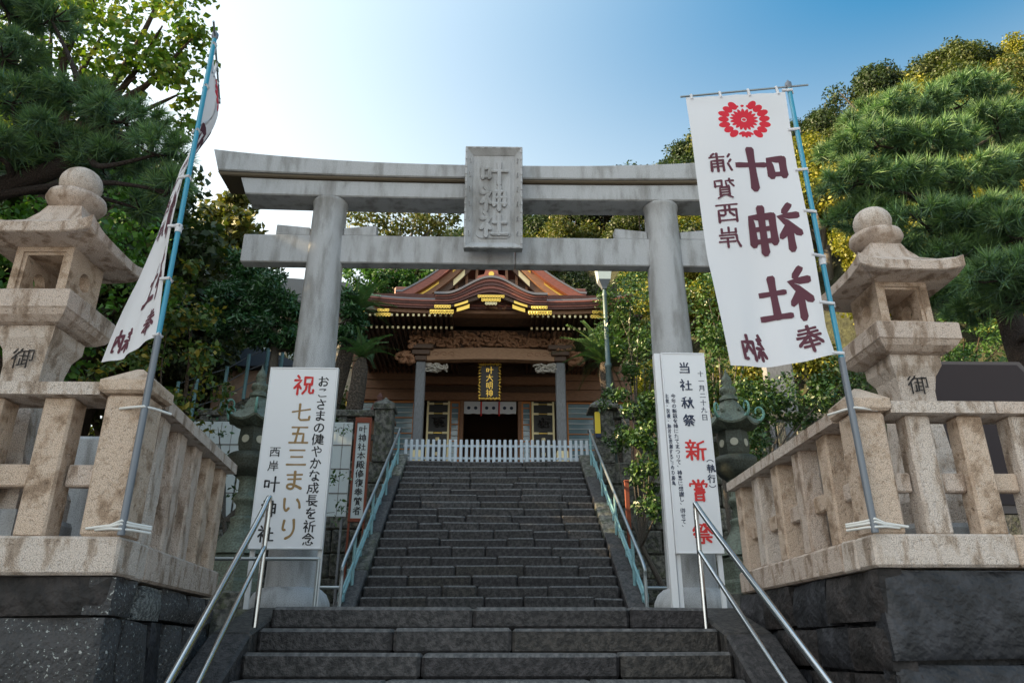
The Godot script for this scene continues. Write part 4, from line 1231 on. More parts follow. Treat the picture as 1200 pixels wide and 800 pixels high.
	for k in [[0.03, 3], [0.74, 1]]:
		for r in k[1]:
			var y: float = k[0] + [0.0, 0.021, 0.034][r]
			var c := foot + Vector3(0, y, 0)
			part(t, "cord", tube([c + turn * (1.3 + 0.2 * r) + Vector3(0, -0.014 * r + 0.004, -0.042), c + turn * 0.6 + Vector3(0, 0.008 - 0.008 * r, -0.02), c + Vector3(0.0, 0.006 * r, 0.022), c - turn * 0.3 + Vector3(0, 0.002, -0.03), c - turn * 0.75 + Vector3(0, 0, -0.14)], [0.008], 6), mats.rope)

func build_banners() -> void:
	var left_x := func(v): return lerpf(lerpf(1.362, 1.404, v / 0.63), lerpf(1.404, 1.477, (v - 0.63) / 0.37), clampf((v - 0.58) / 0.1, 0, 1))
	banner("white vertical banner with red crest and large mirrored characters hanging flat", w(2.193, 0.595, 4.355), w(2.135, 3.79, 4.355), func(v): return [w(left_x.call(v), lerpf(3.665, 1.62, v), 4.34 + 0.05 * sin(v * 2.2)), w(lerpf(2.098, 2.095, v) + 0.03 * smoothstep(0.9, 1.0, v), lerpf(3.735, 1.68, v), 4.345)], w(1.325, 3.673, 4.345), "", 0.0)
	var far := [[4.02, -2.29, 5.0], [3.92, -2.314, 5.0], [3.396, -2.43, 4.95], [2.836, -2.48, 4.9], [2.389, -2.52, 4.85], [1.973, -2.595, 4.8], [1.737, -2.621, 4.75]]
	var far_at := func(v):
		var h := lerpf(4.02, 1.74, v)
		for i in far.size() - 1:
			if h <= far[i][0] + 0.001 and h >= far[i + 1][0] - 0.01:
				var f: float = (far[i][0] - h) / (far[i][0] - far[i + 1][0])
				return w(lerpf(far[i][1], far[i + 1][1], f), h, lerpf(far[i][2], far[i + 1][2], f))
		return w(-2.621, 1.737, 4.75)
	banner("white vertical banner blown sideways and seen nearly edge-on", w(-2.077, 0.565, 4.335), w(-2.083, 4.14, 4.335), func(v): return [far_at.call(v), w(-2.085 - 0.02 * sin(v * PI), lerpf(4.06, 1.76, v), 4.352)], w(-2.27, 4.1, 5.02), "", 0.13)


# ---------------------------------------------------------------- rails
func build_rails() -> void:
	for s in [-1, 1]:
		var x: float = 1.72 if s > 0 else -1.83
		var z: float = 6.42 if s > 0 else 6.22
		var foot_h := 0.285 if z > 6.47 else 0.285 - 0.17 * ceilf((6.47 - z) / 0.3)
		var t := thing("steel_handrail", ["polished steel handrail of the lower stair on the lichen wall's side", "polished steel handrail of the lower stair on the plain dark wall's side"][(s + 1) / 2], "handrail", w(x, foot_h, z), "")
		var top := 1.1
		var dz := 3.15
		var dh := dz * 0.5667
		var run: float = 0.0 if s > 0 else 0.125   # the rail on the lichen side draws in towards the foot of the stair
		part(t, "top_rail", tube(spline([w(x, top - 0.12, z), w(x, top, z - 0.012), w(x, top - 0.02, z - 0.06), w(x + run * 0.6, top - 0.6 * 0.5667, z - 0.6), w(x + run * dz, top - dh, z - dz), w(x + run * dz, top - dh - 0.06, z - dz - 0.05)], 5), [0.022], 14), mats.steel)
		part(t, "lower_rail", tube([w(x, top - 0.38, z), w(x + run * dz, top - 0.38 - dh, z - dz)], [0.019], 12), mats.steel)
		part(t, "post", tube([w(x, foot_h, z), w(x, top - 0.1, z)], [0.021], 14), mats.steel)
		var zb := z - dz + 0.05
		var hb := 0.285 - 0.17 * ceilf((6.47 - zb) / 0.3)
		part(t, "post", tube([w(x + run * (dz - 0.05), hb, zb), w(x + run * (dz - 0.05), top - dh, zb)], [0.021], 14), mats.steel)
		# painted rail of the upper flight
		var ux: float = 2.1 if s > 0 else -2.07
		var u := thing("pipe_handrail", ["pale blue pipe handrail of the upper stair beside the donor boards", "pale blue pipe handrail of the upper stair beside the camellia bushes"][(s + 1) / 2], "handrail", w(ux, 0.345, 11.0))
		var slope := 0.637
		var h0 := 1.05
		part(u, "top_rail", tube(spline([w(ux, 0.3, 10.78), w(ux, 0.85, 10.78), w(ux, h0, 10.86), w(ux, h0 + 1.0 * slope, 11.86), w(ux, h0 + 4.6 * slope, 15.46), w(ux, h0 + 5.2 * slope + 0.03, 16.06), w(ux, h0 + 5.2 * slope + 0.04, 16.3)], 5), [0.026], 12), mats.galvanised)
		part(u, "lower_rail", tube([w(ux, 0.66, 10.86), w(ux, 0.66 + 5.2 * slope, 16.06)], [0.018], 10), mats.blue_paint)
		part(u, "bottom_rail", tube([w(ux + 0.04 * s, 0.45, 10.9), w(ux + 0.04 * s, 0.45 + 5.2 * slope, 16.06)], [0.022], 10), mats.blue_paint)
		for k in 4:
			var z2 := 11.6 + k * 1.45
			part(u, "post", tube([w(ux, 0.345 + (z2 - 10.86) * slope - 0.03, z2), w(ux, h0 + (z2 - 10.86) * slope, z2)], [0.024], 10), mats.blue_paint)
		for k in 9:
			var z2 := 11.2 + k * 0.58
			var y := 0.345 + (z2 - 10.86) * slope
			part(u, "clamp", box(w(ux + 0.02 * s, y - 0.01, z2 - 0.035), w(ux + 0.11 * s, y + 0.12, z2 + 0.035), 0.006), mats.blue_paint)
		part(u, "side_rail", tube([w(ux, 0.72, 10.79), w(ux + 0.75 * s, 0.72, 10.79), w(ux + 0.8 * s, 0.68, 10.79), w(ux + 0.8 * s, 0.29, 10.79)], [0.022], 10), mats.galvanised)
	# white rail of the landing behind the left sign
	var lr := thing("low_rail", "low galvanised pipe rail on the landing beside the celebration sign", "railing", w(-2.75, 0.285, 7.3))
	part(lr, "rail", tube([w(-2.75, 0.285, 7.3), w(-2.75, 0.7, 7.3), w(-2.7, 0.74, 7.3), w(-1.62, 0.74, 7.3)], [0.018], 10), mats.galvanised)
	part(lr, "post", tube([w(-1.63, 0.285, 7.3), w(-1.63, 0.745, 7.3)], [0.018], 10), mats.galvanised)


# ---------------------------------------------------------------- signs
func sign_board(label: String, x0: float, x1: float, lo: float, hi: float, z: float, frame: String, legs: bool) -> Node3D:
	var t := thing("notice_sign", label, "sign", w((x0 + x1) * 0.5, 0.285, z))
	part(t, "panel", box(w(x0 + 0.012, lo + 0.012, z), w(x1 - 0.012, hi - 0.012, z + 0.05), 0.003), mats.sign_white)
	for b in [[x0, x0 + 0.016, lo, hi], [x1 - 0.016, x1, lo, hi], [x0 + 0.0165, x1 - 0.0165, lo, lo + 0.016], [x0 + 0.0165, x1 - 0.0165, hi - 0.016, hi]]:
		part(t, "frame_bar", box(w(b[0], b[2], z - 0.006), w(b[1], b[3], z + 0.056), 0.003), mats[frame])
	for s in 2:
		var x: float = [x0 + 0.03, x1 - 0.03][s]
		part(t, "leg", box(w(x - 0.022, 0.285, z + 0.058), w(x + 0.022, hi - 0.06, z + 0.098), 0.003), mats[frame])
	return t

func write(t: Node3D, text: String, px: float, py: float, z: float, size: float, pitch: float, ink: String, weight := 0.1) -> void:
	var o := at(px, py, z)
	lettering(t, text, "lettering", mats[ink], Vector3(o.x, o.y + size * 0.5, -z), Vector3.RIGHT, Vector3.DOWN, size, pitch, weight, 0.0, 0.002)

func build_signs() -> void:
	var z := 7.6
	var t := sign_board("white framed sign with red, gold and black brush characters before the gate pillar", -2.395, -1.672, 0.86, 2.745, z, "sign_frame", true)
	write(t, "祝", 356, 451, z, 0.215, 0.2, "red_ink", 0.12)
	write(t, "七五三まいり", 353, 483, z, 0.2, 0.238, "gold_ink", 0.12)
	write(t, "おこさまの健やかな成長を祈念", 379, 447, z, 0.115, 0.1255, "black_ink", 0.12)
	write(t, "西岸", 322, 529, z, 0.105, 0.145, "black_ink", 0.1)
	write(t, "叶神社", 318, 567, z, 0.155, 0.245, "black_ink", 0.12)
	var r := sign_board("narrow white sign with blue-black and large red characters before the gate pillar", 1.806, 2.283, 0.83, 2.95, z, "sign_white", true)
	part(r, "backing_post", box(w(1.735, 0.285, z + 0.02), w(1.802, 2.95, z + 0.11), 0.004), mats.sign_white)
	write(r, "当社秋祭", 802, 431, z, 0.125, 0.195, "navy_ink", 0.13)
	write(r, "新嘗祭", 815, 527, z, 0.21, 0.42, "red_ink", 0.13)
	write(r, "十一月二十九日", 821, 438, z, 0.062, 0.081, "navy_ink", 0.13)
	write(r, "︵執行︶", 832, 537, z, 0.085, 0.105, "navy_ink", 0.14)
	write(r, "今年の新穀を神にたてまつりて、神恩に感謝し、併せて、", 789, 464, z, 0.047, 0.0548, "navy_ink", 0.14)
	write(r, "生産・収穫・勤労を感謝するための祭典", 781, 464, z, 0.047, 0.0548, "navy_ink", 0.14)
	# donor boards beside the upper stair
	z = 13.5
	var d := thing("donor_board", "red framed white board with a column of black characters beside the stair", "sign", w(-2.42, 0.285, z))
	part(d, "panel", box(w(-2.53, 2.06, z), w(-2.31, 3.8, z + 0.04), 0.003), mats.paper_board)
	for b in [[-2.57, -2.53, 2.0, 3.9], [-2.31, -2.27, 2.0, 3.9], [-2.53, -2.31, 3.8, 3.9], [-2.53, -2.31, 2.0, 2.06]]:
		part(d, "frame_bar", box(w(b[0], b[2], z - 0.02), w(b[1], b[3], z + 0.05), 0.003), mats.rust_post)
	for x in [-2.55, -2.29]:
		part(d, "leg", box(w(x - 0.018, 0.28, z + 0.0), w(x + 0.018, 1.998, z + 0.04), 0.003), mats.rust_post)
	lettering(d, "叶神社本殿修復奉賛者", "lettering", mats.black_ink, w(-2.42, 3.75, z), Vector3.RIGHT, Vector3.DOWN, 0.14, 0.165, 0.13)
	for k in 3:
		var x1 := -2.62 - k * 1.02
		var b := thing("donor_board", ["pale board of name slips next to the red framed board", "pale board of name slips between two alike boards behind the sign", "pale board of name slips behind the bare branches"][k], "sign", w(x1 - 0.5, 0.285, z + 0.05), "pale donor boards")
		part(b, "panel", box(w(x1 - 0.98, 2.1, z + 0.05), w(x1, 3.82, z + 0.08), 0.003), mats.paper_board)
		for j in 3:
			part(b, "divider", box(w(x1 - 0.975, 2.5 + j * 0.44, z + 0.04), w(x1 - 0.005, 2.515 + j * 0.44, z + 0.0495), 0.002), mats.brown_frame)
		for j in 4:
			part(b, "divider", box(w(x1 - 0.17 - j * 0.2, 2.12, z + 0.036), w(x1 - 0.162 - j * 0.2, 3.8, z + 0.0395), 0.001), mats.brown_frame)
		for x in [x1 - 0.9, x1 - 0.08]:
			part(b, "leg", box(w(x - 0.02, 0.28, z + 0.082), w(x + 0.02, 3.6, z + 0.12), 0.003), mats.grey_wood)
	# big dark panel behind the right balustrade
	var p := thing("information_board", "large dark brown panel with cut-off corners behind the pink balustrade", "sign", w(4.9, 0.285, 7.0))
	var shape := [Vector2(-0.5, -0.9), Vector2(0.5, -0.9), Vector2(0.5, 0.34), Vector2(0.4, 0.48), Vector2(-0.4, 0.48), Vector2(-0.5, 0.34)]
	var big := []
	for q in shape: big.append(q * Vector2(1.12, 1.085))
	part(p, "surround", prism(big, Transform3D(Basis(), w(4.8, 2.1, 7.0)), 0.08), mats.brown_frame)
	part(p, "panel", prism(shape, Transform3D(Basis(), w(4.8, 2.1, 6.919)), 0.02), mats.brown_panel)
	for x in [4.4, 5.3]:
		part(p, "leg", box(w(x - 0.04, 0.28, 6.96), w(x + 0.04, 1.13, 7.04), 0.004), mats.brown_frame)
	# stone slab behind the left balustrade
	var sl := thing("stone_tablet", "pale bluish stone tablet behind the orange-brown balustrade", "tablet", w(-3.4, 0.28, 6.2))
	part(sl, "slab", box(w(-3.75, 0.45, 6.2), w(-3.05, 1.62, 6.32), 0.03), mats.gate_granite)
	part(sl, "foot", box(w(-3.95, 0.27, 6.1), w(-2.9, 0.448, 6.45), 0.02), mats.gate_granite)
	var rp := thing("red_marker_post", "rust red post beside the upper stair near the camellia bushes", "post", w(2.42, 0.285, 13.6))
	part(rp, "pole", box(w(2.38, 0.28, 13.58), w(2.46, 2.75, 13.64), 0.006), mats.rust_post)
	part(rp, "cap", box(w(2.37, 2.75, 13.57), w(2.47, 2.78, 13.65), 0.01), mats.rust_post)

# ---------------------------------------------------------------- shrine hall
const SX := -0.12    # the hall's middle

func sw(x: float, h: float, d: float) -> Vector3:
	return w(x + SX, h, d)

func carving(seed_no: int, c: Vector3, half: Vector3, n: int, r: float) -> ArrayMesh:   # writhing relief of scrolls and coils
	var rng := RandomNumberGenerator.new()
	rng.seed = seed_no
	var st := new_st()
	for k in n:
		var o := c + Vector3(rng.randf_range(-1, 1) * half.x, rng.randf_range(-1, 1) * half.y, rng.randf_range(-0.4, 1) * half.z)
		var a := rng.randf() * TAU
		var turn := rng.randf_range(0.3, 0.75) * (1 if rng.randf() < 0.5 else -1)
		var size := rng.randf_range(0.05, 0.14)
		var pts := []
		for i in 9:
			pts.append(o + Vector3(cos(a) * size, sin(a) * size * 0.8, 0.03 * sin(i * 0.8)) )
			o += Vector3(cos(a * 0.3), 0, 0) * 0.012
			a += turn
			size *= 0.93
		for i in pts.size():
			pts[i].y = clampf(pts[i].y, c.y - half.y * 1.1, c.y + half.y * 1.1)
		var rr := []
		for i in 9: rr.append(r * (0.5 + 0.8 * sin((i + 0.7) / 9.4 * PI)))
		add_tube(st, pts, rr, 6)
	return done(st)

func louvre(parent: Node3D, x0: float, x1: float, lo: float, hi: float, d: float, n: int) -> void:   # slatted shutter with orange frame
	var f := part(parent, "shutter", box(sw(x0, lo, d), sw(x1, hi, d + 0.04), 0.0), mats.glass_blue)
	for b in [[x0, x0 + 0.05, lo, hi], [x1 - 0.05, x1, lo, hi], [x0 + 0.05, x1 - 0.05, hi - 0.06, hi], [x0 + 0.05, x1 - 0.05, lo, lo + 0.06]]:
		part(f, "frame_bar", box(sw(b[0], b[2], d - 0.04), sw(b[1], b[3], d - 0.001), 0.004), mats.orange_wood)
	for k in n:
		var y := lerpf(lo + 0.12, hi - 0.12, (k + 0.5) / n)
		part(f, "slat", box(sw(x0 + 0.052, y - 0.016, d - 0.03), sw(x1 - 0.052, y + 0.016, d - 0.003), 0.003), mats.shoji if k % 3 else mats.orange_wood)

func curved_board(x0: float, x1: float, lo: Callable, hi: Callable, d0: float, d1: float, n := 32) -> ArrayMesh:
	var rings := []
	for k in n + 1:
		var x := lerpf(x0, x1, float(k) / n)
		rings.append([sw(x, lo.call(x), d0), sw(x, hi.call(x), d0), sw(x, hi.call(x), d1), sw(x, lo.call(x), d1)])
	var st := new_st()
	add_loft(st, rings, false)
	return done(st)

func gilt(parent: Node3D, x0: float, x1: float, lo: float, hi: float, d: float, m: Material) -> void:   # chased plate with a scalloped lower edge and bosses
	var a := minf(x0, x1)
	var b := maxf(x0, x1)
	var poly := [Vector2(a, hi), Vector2(b, hi)]
	var n := maxi(3, int((b - a) / 0.07))
	for k in n * 4 + 1:
		var f := k / (n * 4.0)
		var dip := absf(sin(f * PI * n))
		poly.append(Vector2(lerpf(b, a, f), lerpf(lo + (hi - lo) * 0.3, lo, dip)))
	var p := part(parent, "gold_plate", prism(poly, Transform3D(Basis(), Vector3(SX, EYE, -d - 0.03)), 0.03), m)
	for k in n:
		var c := sw(lerpf(a, b, (k + 0.5) / n), lerpf(lo, hi, 0.55), d)
		var st := new_st()
		add_loft(st, [ring(c, (hi - lo) * 0.26, 8, Vector3.RIGHT, Vector3.UP), ring(c + Vector3(0, 0, 0.016), (hi - lo) * 0.12, 8, Vector3.RIGHT, Vector3.UP)])
		part(p, "boss", done(st), m)

func build_shrine() -> void:
	var t := thing("shrine_hall", "wooden shrine hall with copper-red gabled roof, gold fittings and carved porch", "building", sw(0, 3.7, 20.0))
	var dw: Material = mats.dark_wood
	part(t, "floor", box(sw(-4.6, 3.69, 20.9), sw(4.6, 4.55, 28), 0.02), mats.brown_wood)
	for k in 4:
		part(t, "porch_step", box(sw(-1.7, 3.69, 19.4 + k * 0.36), sw(1.7, 3.9 + k * 0.2, 20.89), 0.015), mats.brown_wood)
	# porch pillars with fittings
	for s in [-1, 1]:
		var p := part(t, "porch_pillar", box(sw(1.97 * s - 0.135, 3.9, 19.87), sw(1.97 * s + 0.135, 7.4, 20.13), 0.03), mats.grey_wood)
		part(p, "pillar_shoe", box(sw(1.97 * s - 0.16, 3.92, 19.84), sw(1.97 * s + 0.16, 4.85, 20.16), 0.02), mats.gold_pale)
		part(p, "pillar_foot", box(sw(1.97 * s - 0.24, 3.69, 19.78), sw(1.97 * s + 0.24, 3.9, 20.22), 0.02), mats.gate_granite)
		for k in 3:
			part(t, "bracket_block", box(sw(1.97 * s - 0.17 - k * 0.09, 7.4 + k * 0.16, 19.8 - k * 0.05), sw(1.97 * s + 0.17 + k * 0.09, 7.55 + k * 0.16, 20.2), 0.02), mats.dark_wood)
		part(t, "bracket_carving", carving(40 + s, sw(2.02 * s, 8.0, 19.85), Vector3(0.32, 0.26, 0.12), 34, 0.038), mats.carved_wood)
		part(t, "beam_nose", carving(50 + s, sw(2.42 * s, 7.52, 19.95), Vector3(0.15, 0.14, 0.12), 26, 0.05), mats.carved_wood)
		part(t, "pale_bracket", carving(60 + s, sw(1.55 * s, 7.24, 19.98), Vector3(0.26, 0.1, 0.08), 34, 0.026), mats.pale_carving)
	# rainbow beam and carved frieze
	var beam := part(t, "rainbow_beam", curved_board(-1.83, 1.83, func(x): return 7.42 + 0.05 * cos(x * 0.85), func(x): return 7.74 + 0.07 * cos(x * 0.85), 19.84, 20.12), mats.beam_wood)
	var st := new_st()
	for s in [-1, 1]:
		for k in 3:
			var pts := []
			for i in 12:
				var a := i * 0.55
				var r := 0.11 - i * 0.008
				pts.append(sw(s * (1.1 + k * 0.22 + cos(a) * r), 7.6 + sin(a) * r * 0.8, 19.838))
			add_tube(st, pts, [0.009], 5)
	part(beam, "swirl_relief", done(st), mats.brown_wood).set_meta("kind", "stuff")
	part(t, "frieze_board", box(sw(-1.9, 7.83, 20.02), sw(1.9, 8.5, 20.12), 0.01), dw)
	for k in 5:
		part(t, "frieze_carving", carving(70 + k, sw(-1.44 + k * 0.72, 8.08, 19.95), Vector3(0.38, 0.2, 0.12), 46, 0.034), mats.carved_wood)
	for k in 3:
		part(t, "porch_lintel", box(sw(-2.9 + k * 0.1, 8.42 + k * 0.11, 19.75 - k * 0.12), sw(2.9 - k * 0.1, 8.52 + k * 0.11, 20.4), 0.01), dw)
	part(t, "gable_carving", carving(81, sw(0, 8.62, 18.75), Vector3(0.33, 0.09, 0.05), 30, 0.034), mats.carved_wood)
	# hall front
	var d := 23.0
	for b in [[-4.5, -0.86, 7.2, 8.9], [-4.5, -2.5, 4.56, 4.9], [2.5, 4.5, 4.56, 4.9], [0.86, 4.5, 7.2, 8.9]]:
		part(t, "wall_board", box(sw(b[0], b[2], d), sw(b[1], b[3], d + 0.12), 0.0), mats.dark_wood)
	part(t, "wall_board", box(sw(-0.859, 7.2, d), sw(0.859, 8.9, d + 0.12), 0.0), mats.dark_wood)
	for k in 5:
		part(t, "wall_plank", box(sw(-4.5, 7.3 + k * 0.31, d - 0.04), sw(-2.35, 7.585 + k * 0.31, d - 0.002), 0.012), mats.brown_wood)
		part(t, "wall_plank", box(sw(2.35, 7.3 + k * 0.31, d - 0.04), sw(4.5, 7.585 + k * 0.31, d - 0.002), 0.012), mats.brown_wood)
	part(t, "head_beam", box(sw(-4.6, 7.2, d - 0.16), sw(4.6, 7.46, d - 0.045), 0.012), mats.brown_wood)
	part(t, "head_beam", box(sw(-2.3, 7.72, d - 0.2), sw(2.3, 7.98, d - 0.003), 0.012), mats.brown_wood)
	for x in [-2.25, 2.25, -4.45, 4.45]:
		var hp := part(t, "hall_pillar", box(sw(x - 0.13, 4.56, d - 0.14), sw(x + 0.13, 7.195, d + 0.1), 0.03), mats.brown_wood)
		part(hp, "pillar_band", box(sw(x - 0.14, 6.98, d - 0.15), sw(x + 0.14, 7.12, d - 0.1), 0.006), mats.gold)
	for x in [-0.92, 0.92]:
		part(t, "door_post", box(sw(x - 0.06, 4.56, d - 0.1), sw(x + 0.06, 7.195, d + 0.1), 0.01), mats.brown_wood)
	part(t, "inner_room", box(sw(-4.4, 4.56, d + 3.4), sw(4.4, 8.9, d + 3.5), 0.0), mats.interior)
	part(t, "inner_room", box(sw(-4.5, 4.56, d + 0.125), sw(-4.4, 8.9, d + 3.5), 0.0), mats.interior)
	part(t, "inner_room", box(sw(4.4, 4.56, d + 0.125), sw(4.5, 8.9, d + 3.5), 0.0), mats.interior)
	part(t, "inner_room", box(sw(-4.39, 8.2, d + 0.125), sw(4.39, 8.3, d + 3.39), 0.0), mats.interior)
	for x in [-0.4, 0.45]:
		part(t, "altar_lamp", box(sw(x - 0.035, 6.15, d + 2.0), sw(x + 0.035, 6.4, d + 2.07), 0.01), mats.gold_pale)
	part(t, "altar_shelf", box(sw(-0.7, 6.2, d + 2.1), sw(0.8, 6.24, d + 2.2), 0.0), mats.brown_wood)
	part(t, "altar_stand", box(sw(-0.9, 4.56, d + 1.95), sw(1.0, 6.12, d + 2.3), 0.01), mats.interior)
	# black doors with gold strapwork
	for s in [-1, 1]:
		var x0: float = 1.3 * s
		var x1: float = 2.02 * s
		var dr := part(t, "lacquer_door", box(sw(minf(x0, x1), 4.56, d - 0.06), sw(maxf(x0, x1), 7.19, d - 0.002), 0.006), mats.black_lacquer)
		var a := minf(x0, x1)
		for y in [4.75, 5.2, 5.75, 6.15, 6.78, 7.1]:
			for q in [[a, a + 0.22], [a + 0.5, a + 0.72]]:
				part(dr, "gold_strap", box(sw(q[0], y - 0.035, d - 0.075), sw(q[1], y + 0.035, d - 0.062), 0.004), mats.gold_pale)
			part(dr, "gold_rib", box(sw(a + 0.225, y - 0.014, d - 0.07), sw(a + 0.495, y + 0.014, d - 0.062), 0.003), mats.gold)
		for x in [a + 0.03, a + 0.69]:
			part(dr, "gold_edge", box(sw(x - 0.032, 4.6, d - 0.085), sw(x + 0.032, 7.18, d - 0.0755), 0.004), mats.gold_pale)
		for y in [5.0, 5.48, 5.95]:
			part(dr, "gold_boss", box(sw(a + 0.3, y - 0.06, d - 0.082), sw(a + 0.42, y + 0.06, d - 0.062), 0.02), mats.gold_pale)
		part(dr, "carved_panel", carving(90 + s, sw(a + 0.36, 6.48, d - 0.07), Vector3(0.16, 0.14, 0.02), 14, 0.02), mats.black_lacquer)
		louvre(t, 0.98 if s > 0 else -1.29, 1.29 if s > 0 else -0.98, 4.6, 7.19, d - 0.01, 13)
		louvre(t, 2.42 if s > 0 else -4.28, 4.28 if s > 0 else -2.42, 4.92, 7.19, d - 0.01, 12)
	# curtain over the entrance
	for k in 3:
		var x := -0.85 + k * 0.57
		var c := part(t, "curtain_panel", curved_board(x, x + 0.52, func(q): return 6.78 + 0.01 * sin(q * 20.0), func(_q): return 7.18, d - 0.06, d - 0.045, 10), mats.cloth)
		for j in 2:
			st = new_st()
			add_loft(st, [ring(sw(x + 0.15 + j * 0.22, 6.97, d - 0.062), 0.055, 12, Vector3.RIGHT, Vector3.UP), ring(sw(x + 0.15 + j * 0.22, 6.97, d - 0.0605), 0.055, 12, Vector3.RIGHT, Vector3.UP)])
			part(c, "curtain_crest", done(st), mats.navy_ink)
		if k < 2:
			part(t, "curtain_tassel", box(sw(x + 0.522, 6.7, d - 0.08), sw(x + 0.568, 7.18, d - 0.05), 0.01), mats.red_ink)
	# gold framed tablet in the porch
	var tc := sw(-0.03, 7.02, 20.5)
	var up := Vector3(0, 1, 0.2).normalized()
	var nr := Vector3.RIGHT.cross(up)
	var tb := part(t, "name_tablet", box(Vector3(-0.27, -0.46, -0.03), Vector3(0.27, 0.46, 0.02), 0.01), mats.black_lacquer, Transform3D(Basis(Vector3.RIGHT, up, nr), tc))
	st = new_st()
	var rng := RandomNumberGenerator.new()
	rng.seed = 4
	for k in 44:
		var f := k / 44.0 * 4.0
		var q := Vector2(-0.29 + 0.58 * fmod(f, 1.0), 0.5) if f < 1 else (Vector2(0.29, 0.5 - fmod(f, 1.0)) if f < 2 else (Vector2(0.29 - 0.58 * fmod(f, 1.0), -0.5) if f < 3 else Vector2(-0.29, -0.5 + fmod(f, 1.0))))
		var o := tc + Vector3.RIGHT * q.x + up * q.y + nr * 0.03
		var a := rng.randf() * TAU
		add_tube(st, [o + (Vector3.RIGHT * cos(a) + up * sin(a)) * 0.05, o + nr * 0.02, o - (Vector3.RIGHT * cos(a) + up * sin(a)) * 0.05], [0.018, 0.034, 0.018], 6)
	part(tb, "gilt_frame", done(st), mats.gold)
	lettering(tb, "叶大明神", "gilt_characters", mats.gold, tc + up * 0.43 + nr * 0.02, Vector3.RIGHT, -up, 0.2, 0.22, 0.12)
	# eaves: soffit, rafters with pale ends, curved fascia
	part(t, "soffit", box(sw(-4.2, 8.42, 18.95), sw(4.2, 8.5, 23.3), 0.0), dw)
	for row in 2:
		st = new_st()
		var ends := new_st()
		var y := [8.36, 8.14][row] as float
		var zf := [18.85, 19.2][row] as float
		var x := -3.9
		while x <= 3.9:
			if absf(x) > 1.02 or row == 0 and absf(x) > 1.4:
				add_box(st, sw(x - 0.028, y - 0.035, zf), sw(x + 0.028, y + 0.035, 22.9), 0.0)
				add_box(ends, sw(x - 0.03, y - 0.038, zf - 0.012), sw(x + 0.03, y + 0.038, zf - 0.001), 0.004)
			x += 0.148
		part(t, "rafters", done(st), dw).set_meta("kind", "stuff")
		part(t, "rafter_caps", done(ends), mats.gold_pale).set_meta("kind", "stuff")
	var lift := func(x): return 0.2 * pow(absf(x) / 4.0, 4.0)
	part(t, "eave_board", curved_board(-3.9, 3.8, func(x): return 8.4 + lift.call(x), func(x): return 8.52 + lift.call(x), 18.8, 19.1), mats.brown_wood)
	for k in 4:
		part(t, "eave_fascia", curved_board(-4.02, 3.92, func(x): return 8.5 + k * 0.055 + lift.call(x) * 1.1, func(x): return 8.551 + k * 0.055 + lift.call(x) * (1.12 + 0.02 * k), 18.7 - k * 0.028, 19.3), mats[["copper_roof_dark", "copper_roof"][k % 2]])
	part(t, "eave_edge", curved_board(-4.02, 3.92, func(x): return 8.721 + lift.call(x) * 1.2, func(x): return 8.8 + lift.call(x) * 1.25, 18.7, 19.5), mats.roof_edge)
	# main roof
	var rings := []
	for k in 9:
		var f := k / 8.0
		var dd := lerpf(18.75, 24.6, f)
		var y := 8.76 + 2.7 * f - 0.5 * sin(f * PI)
		rings.append([sw(-4.0 + 0.6 * f, y + 0.2 * (1 - f), dd), sw(3.9 - 0.6 * f, y + 0.2 * (1 - f), dd), sw(3.9 - 0.6 * f, y - 0.15, dd + 0.1), sw(-4.0 + 0.6 * f, y - 0.15, dd + 0.1)])
	st = new_st()
	add_loft(st, rings, false)
	part(t, "main_roof", done(st), mats.copper_roof_dark)
	part(t, "ridge", box(sw(-3.5, 11.2, 24.3), sw(3.4, 11.9, 24.9), 0.05), mats.copper_roof_dark)
	for s in [-1, 1]:
		part(t, "lower_ridge", box(sw(s * 2.5, 9.35, 20.0), sw(s * 3.95, 9.55, 20.5), 0.04), mats.copper_roof)
		st = new_st()
		add_lathe(st, sw(s * 4.0 - 0.05, 9.36, 20.2), [[0.1, 0.0], [0.13, 0.06], [0.1, 0.14], [0.04, 0.18], [0.06, 0.24], [0.01, 0.3]], 10)
		part(t, "ridge_end", done(st), mats.roof_edge)
	# undulating porch gable
	var wave := func(x): return 0.5 + 0.5 * cos(PI * minf(absf(x) / 1.25, 1.0))
	for k in 4:
		part(t, "porch_gable", curved_board(-1.5, 1.5, func(x): return 8.47 + k * 0.0585 + (0.36 + 0.035 * k) * wave.call(x) + 0.04 * lift.call(x * 2.6), func(x): return 8.524 + k * 0.0585 + (0.395 + 0.035 * k) * wave.call(x) + 0.05 * lift.call(x * 2.6), 18.34 - k * 0.03, 18.55, 40), mats[["copper_roof_dark", "copper_roof"][k % 2]])
	part(t, "porch_roof", curved_board(-1.52, 1.52, func(x): return 8.705 + 0.5 * wave.call(x), func(x): return 8.77 + 0.5 * wave.call(x), 18.2, 20.6, 40), mats.roof_edge)
	part(t, "porch_gable_board", curved_board(-1.35, 1.35, func(x): return 8.4 + 0.3 * wave.call(x), func(x): return 8.468 + 0.36 * wave.call(x), 18.4, 18.52, 40), dw)
	# ornament on top of the porch gable
	part(t, "gable_ornament", prism([Vector2(-0.42, 0), Vector2(0.42, 0), Vector2(0.36, 0.12), Vector2(0.2, 0.16), Vector2(0.16, 0.3), Vector2(0.0, 0.4), Vector2(-0.16, 0.3), Vector2(-0.2, 0.16), Vector2(-0.36, 0.12)], Transform3D(Basis(), sw(0, 9.26, 18.6)), 0.16), mats.copper_roof)
	st = new_st()
	add_loft(st, [ring(sw(0, 9.43, 18.42), 0.075, 16, Vector3.RIGHT, Vector3.UP), ring(sw(0, 9.43, 18.44), 0.08, 16, Vector3.RIGHT, Vector3.UP)])
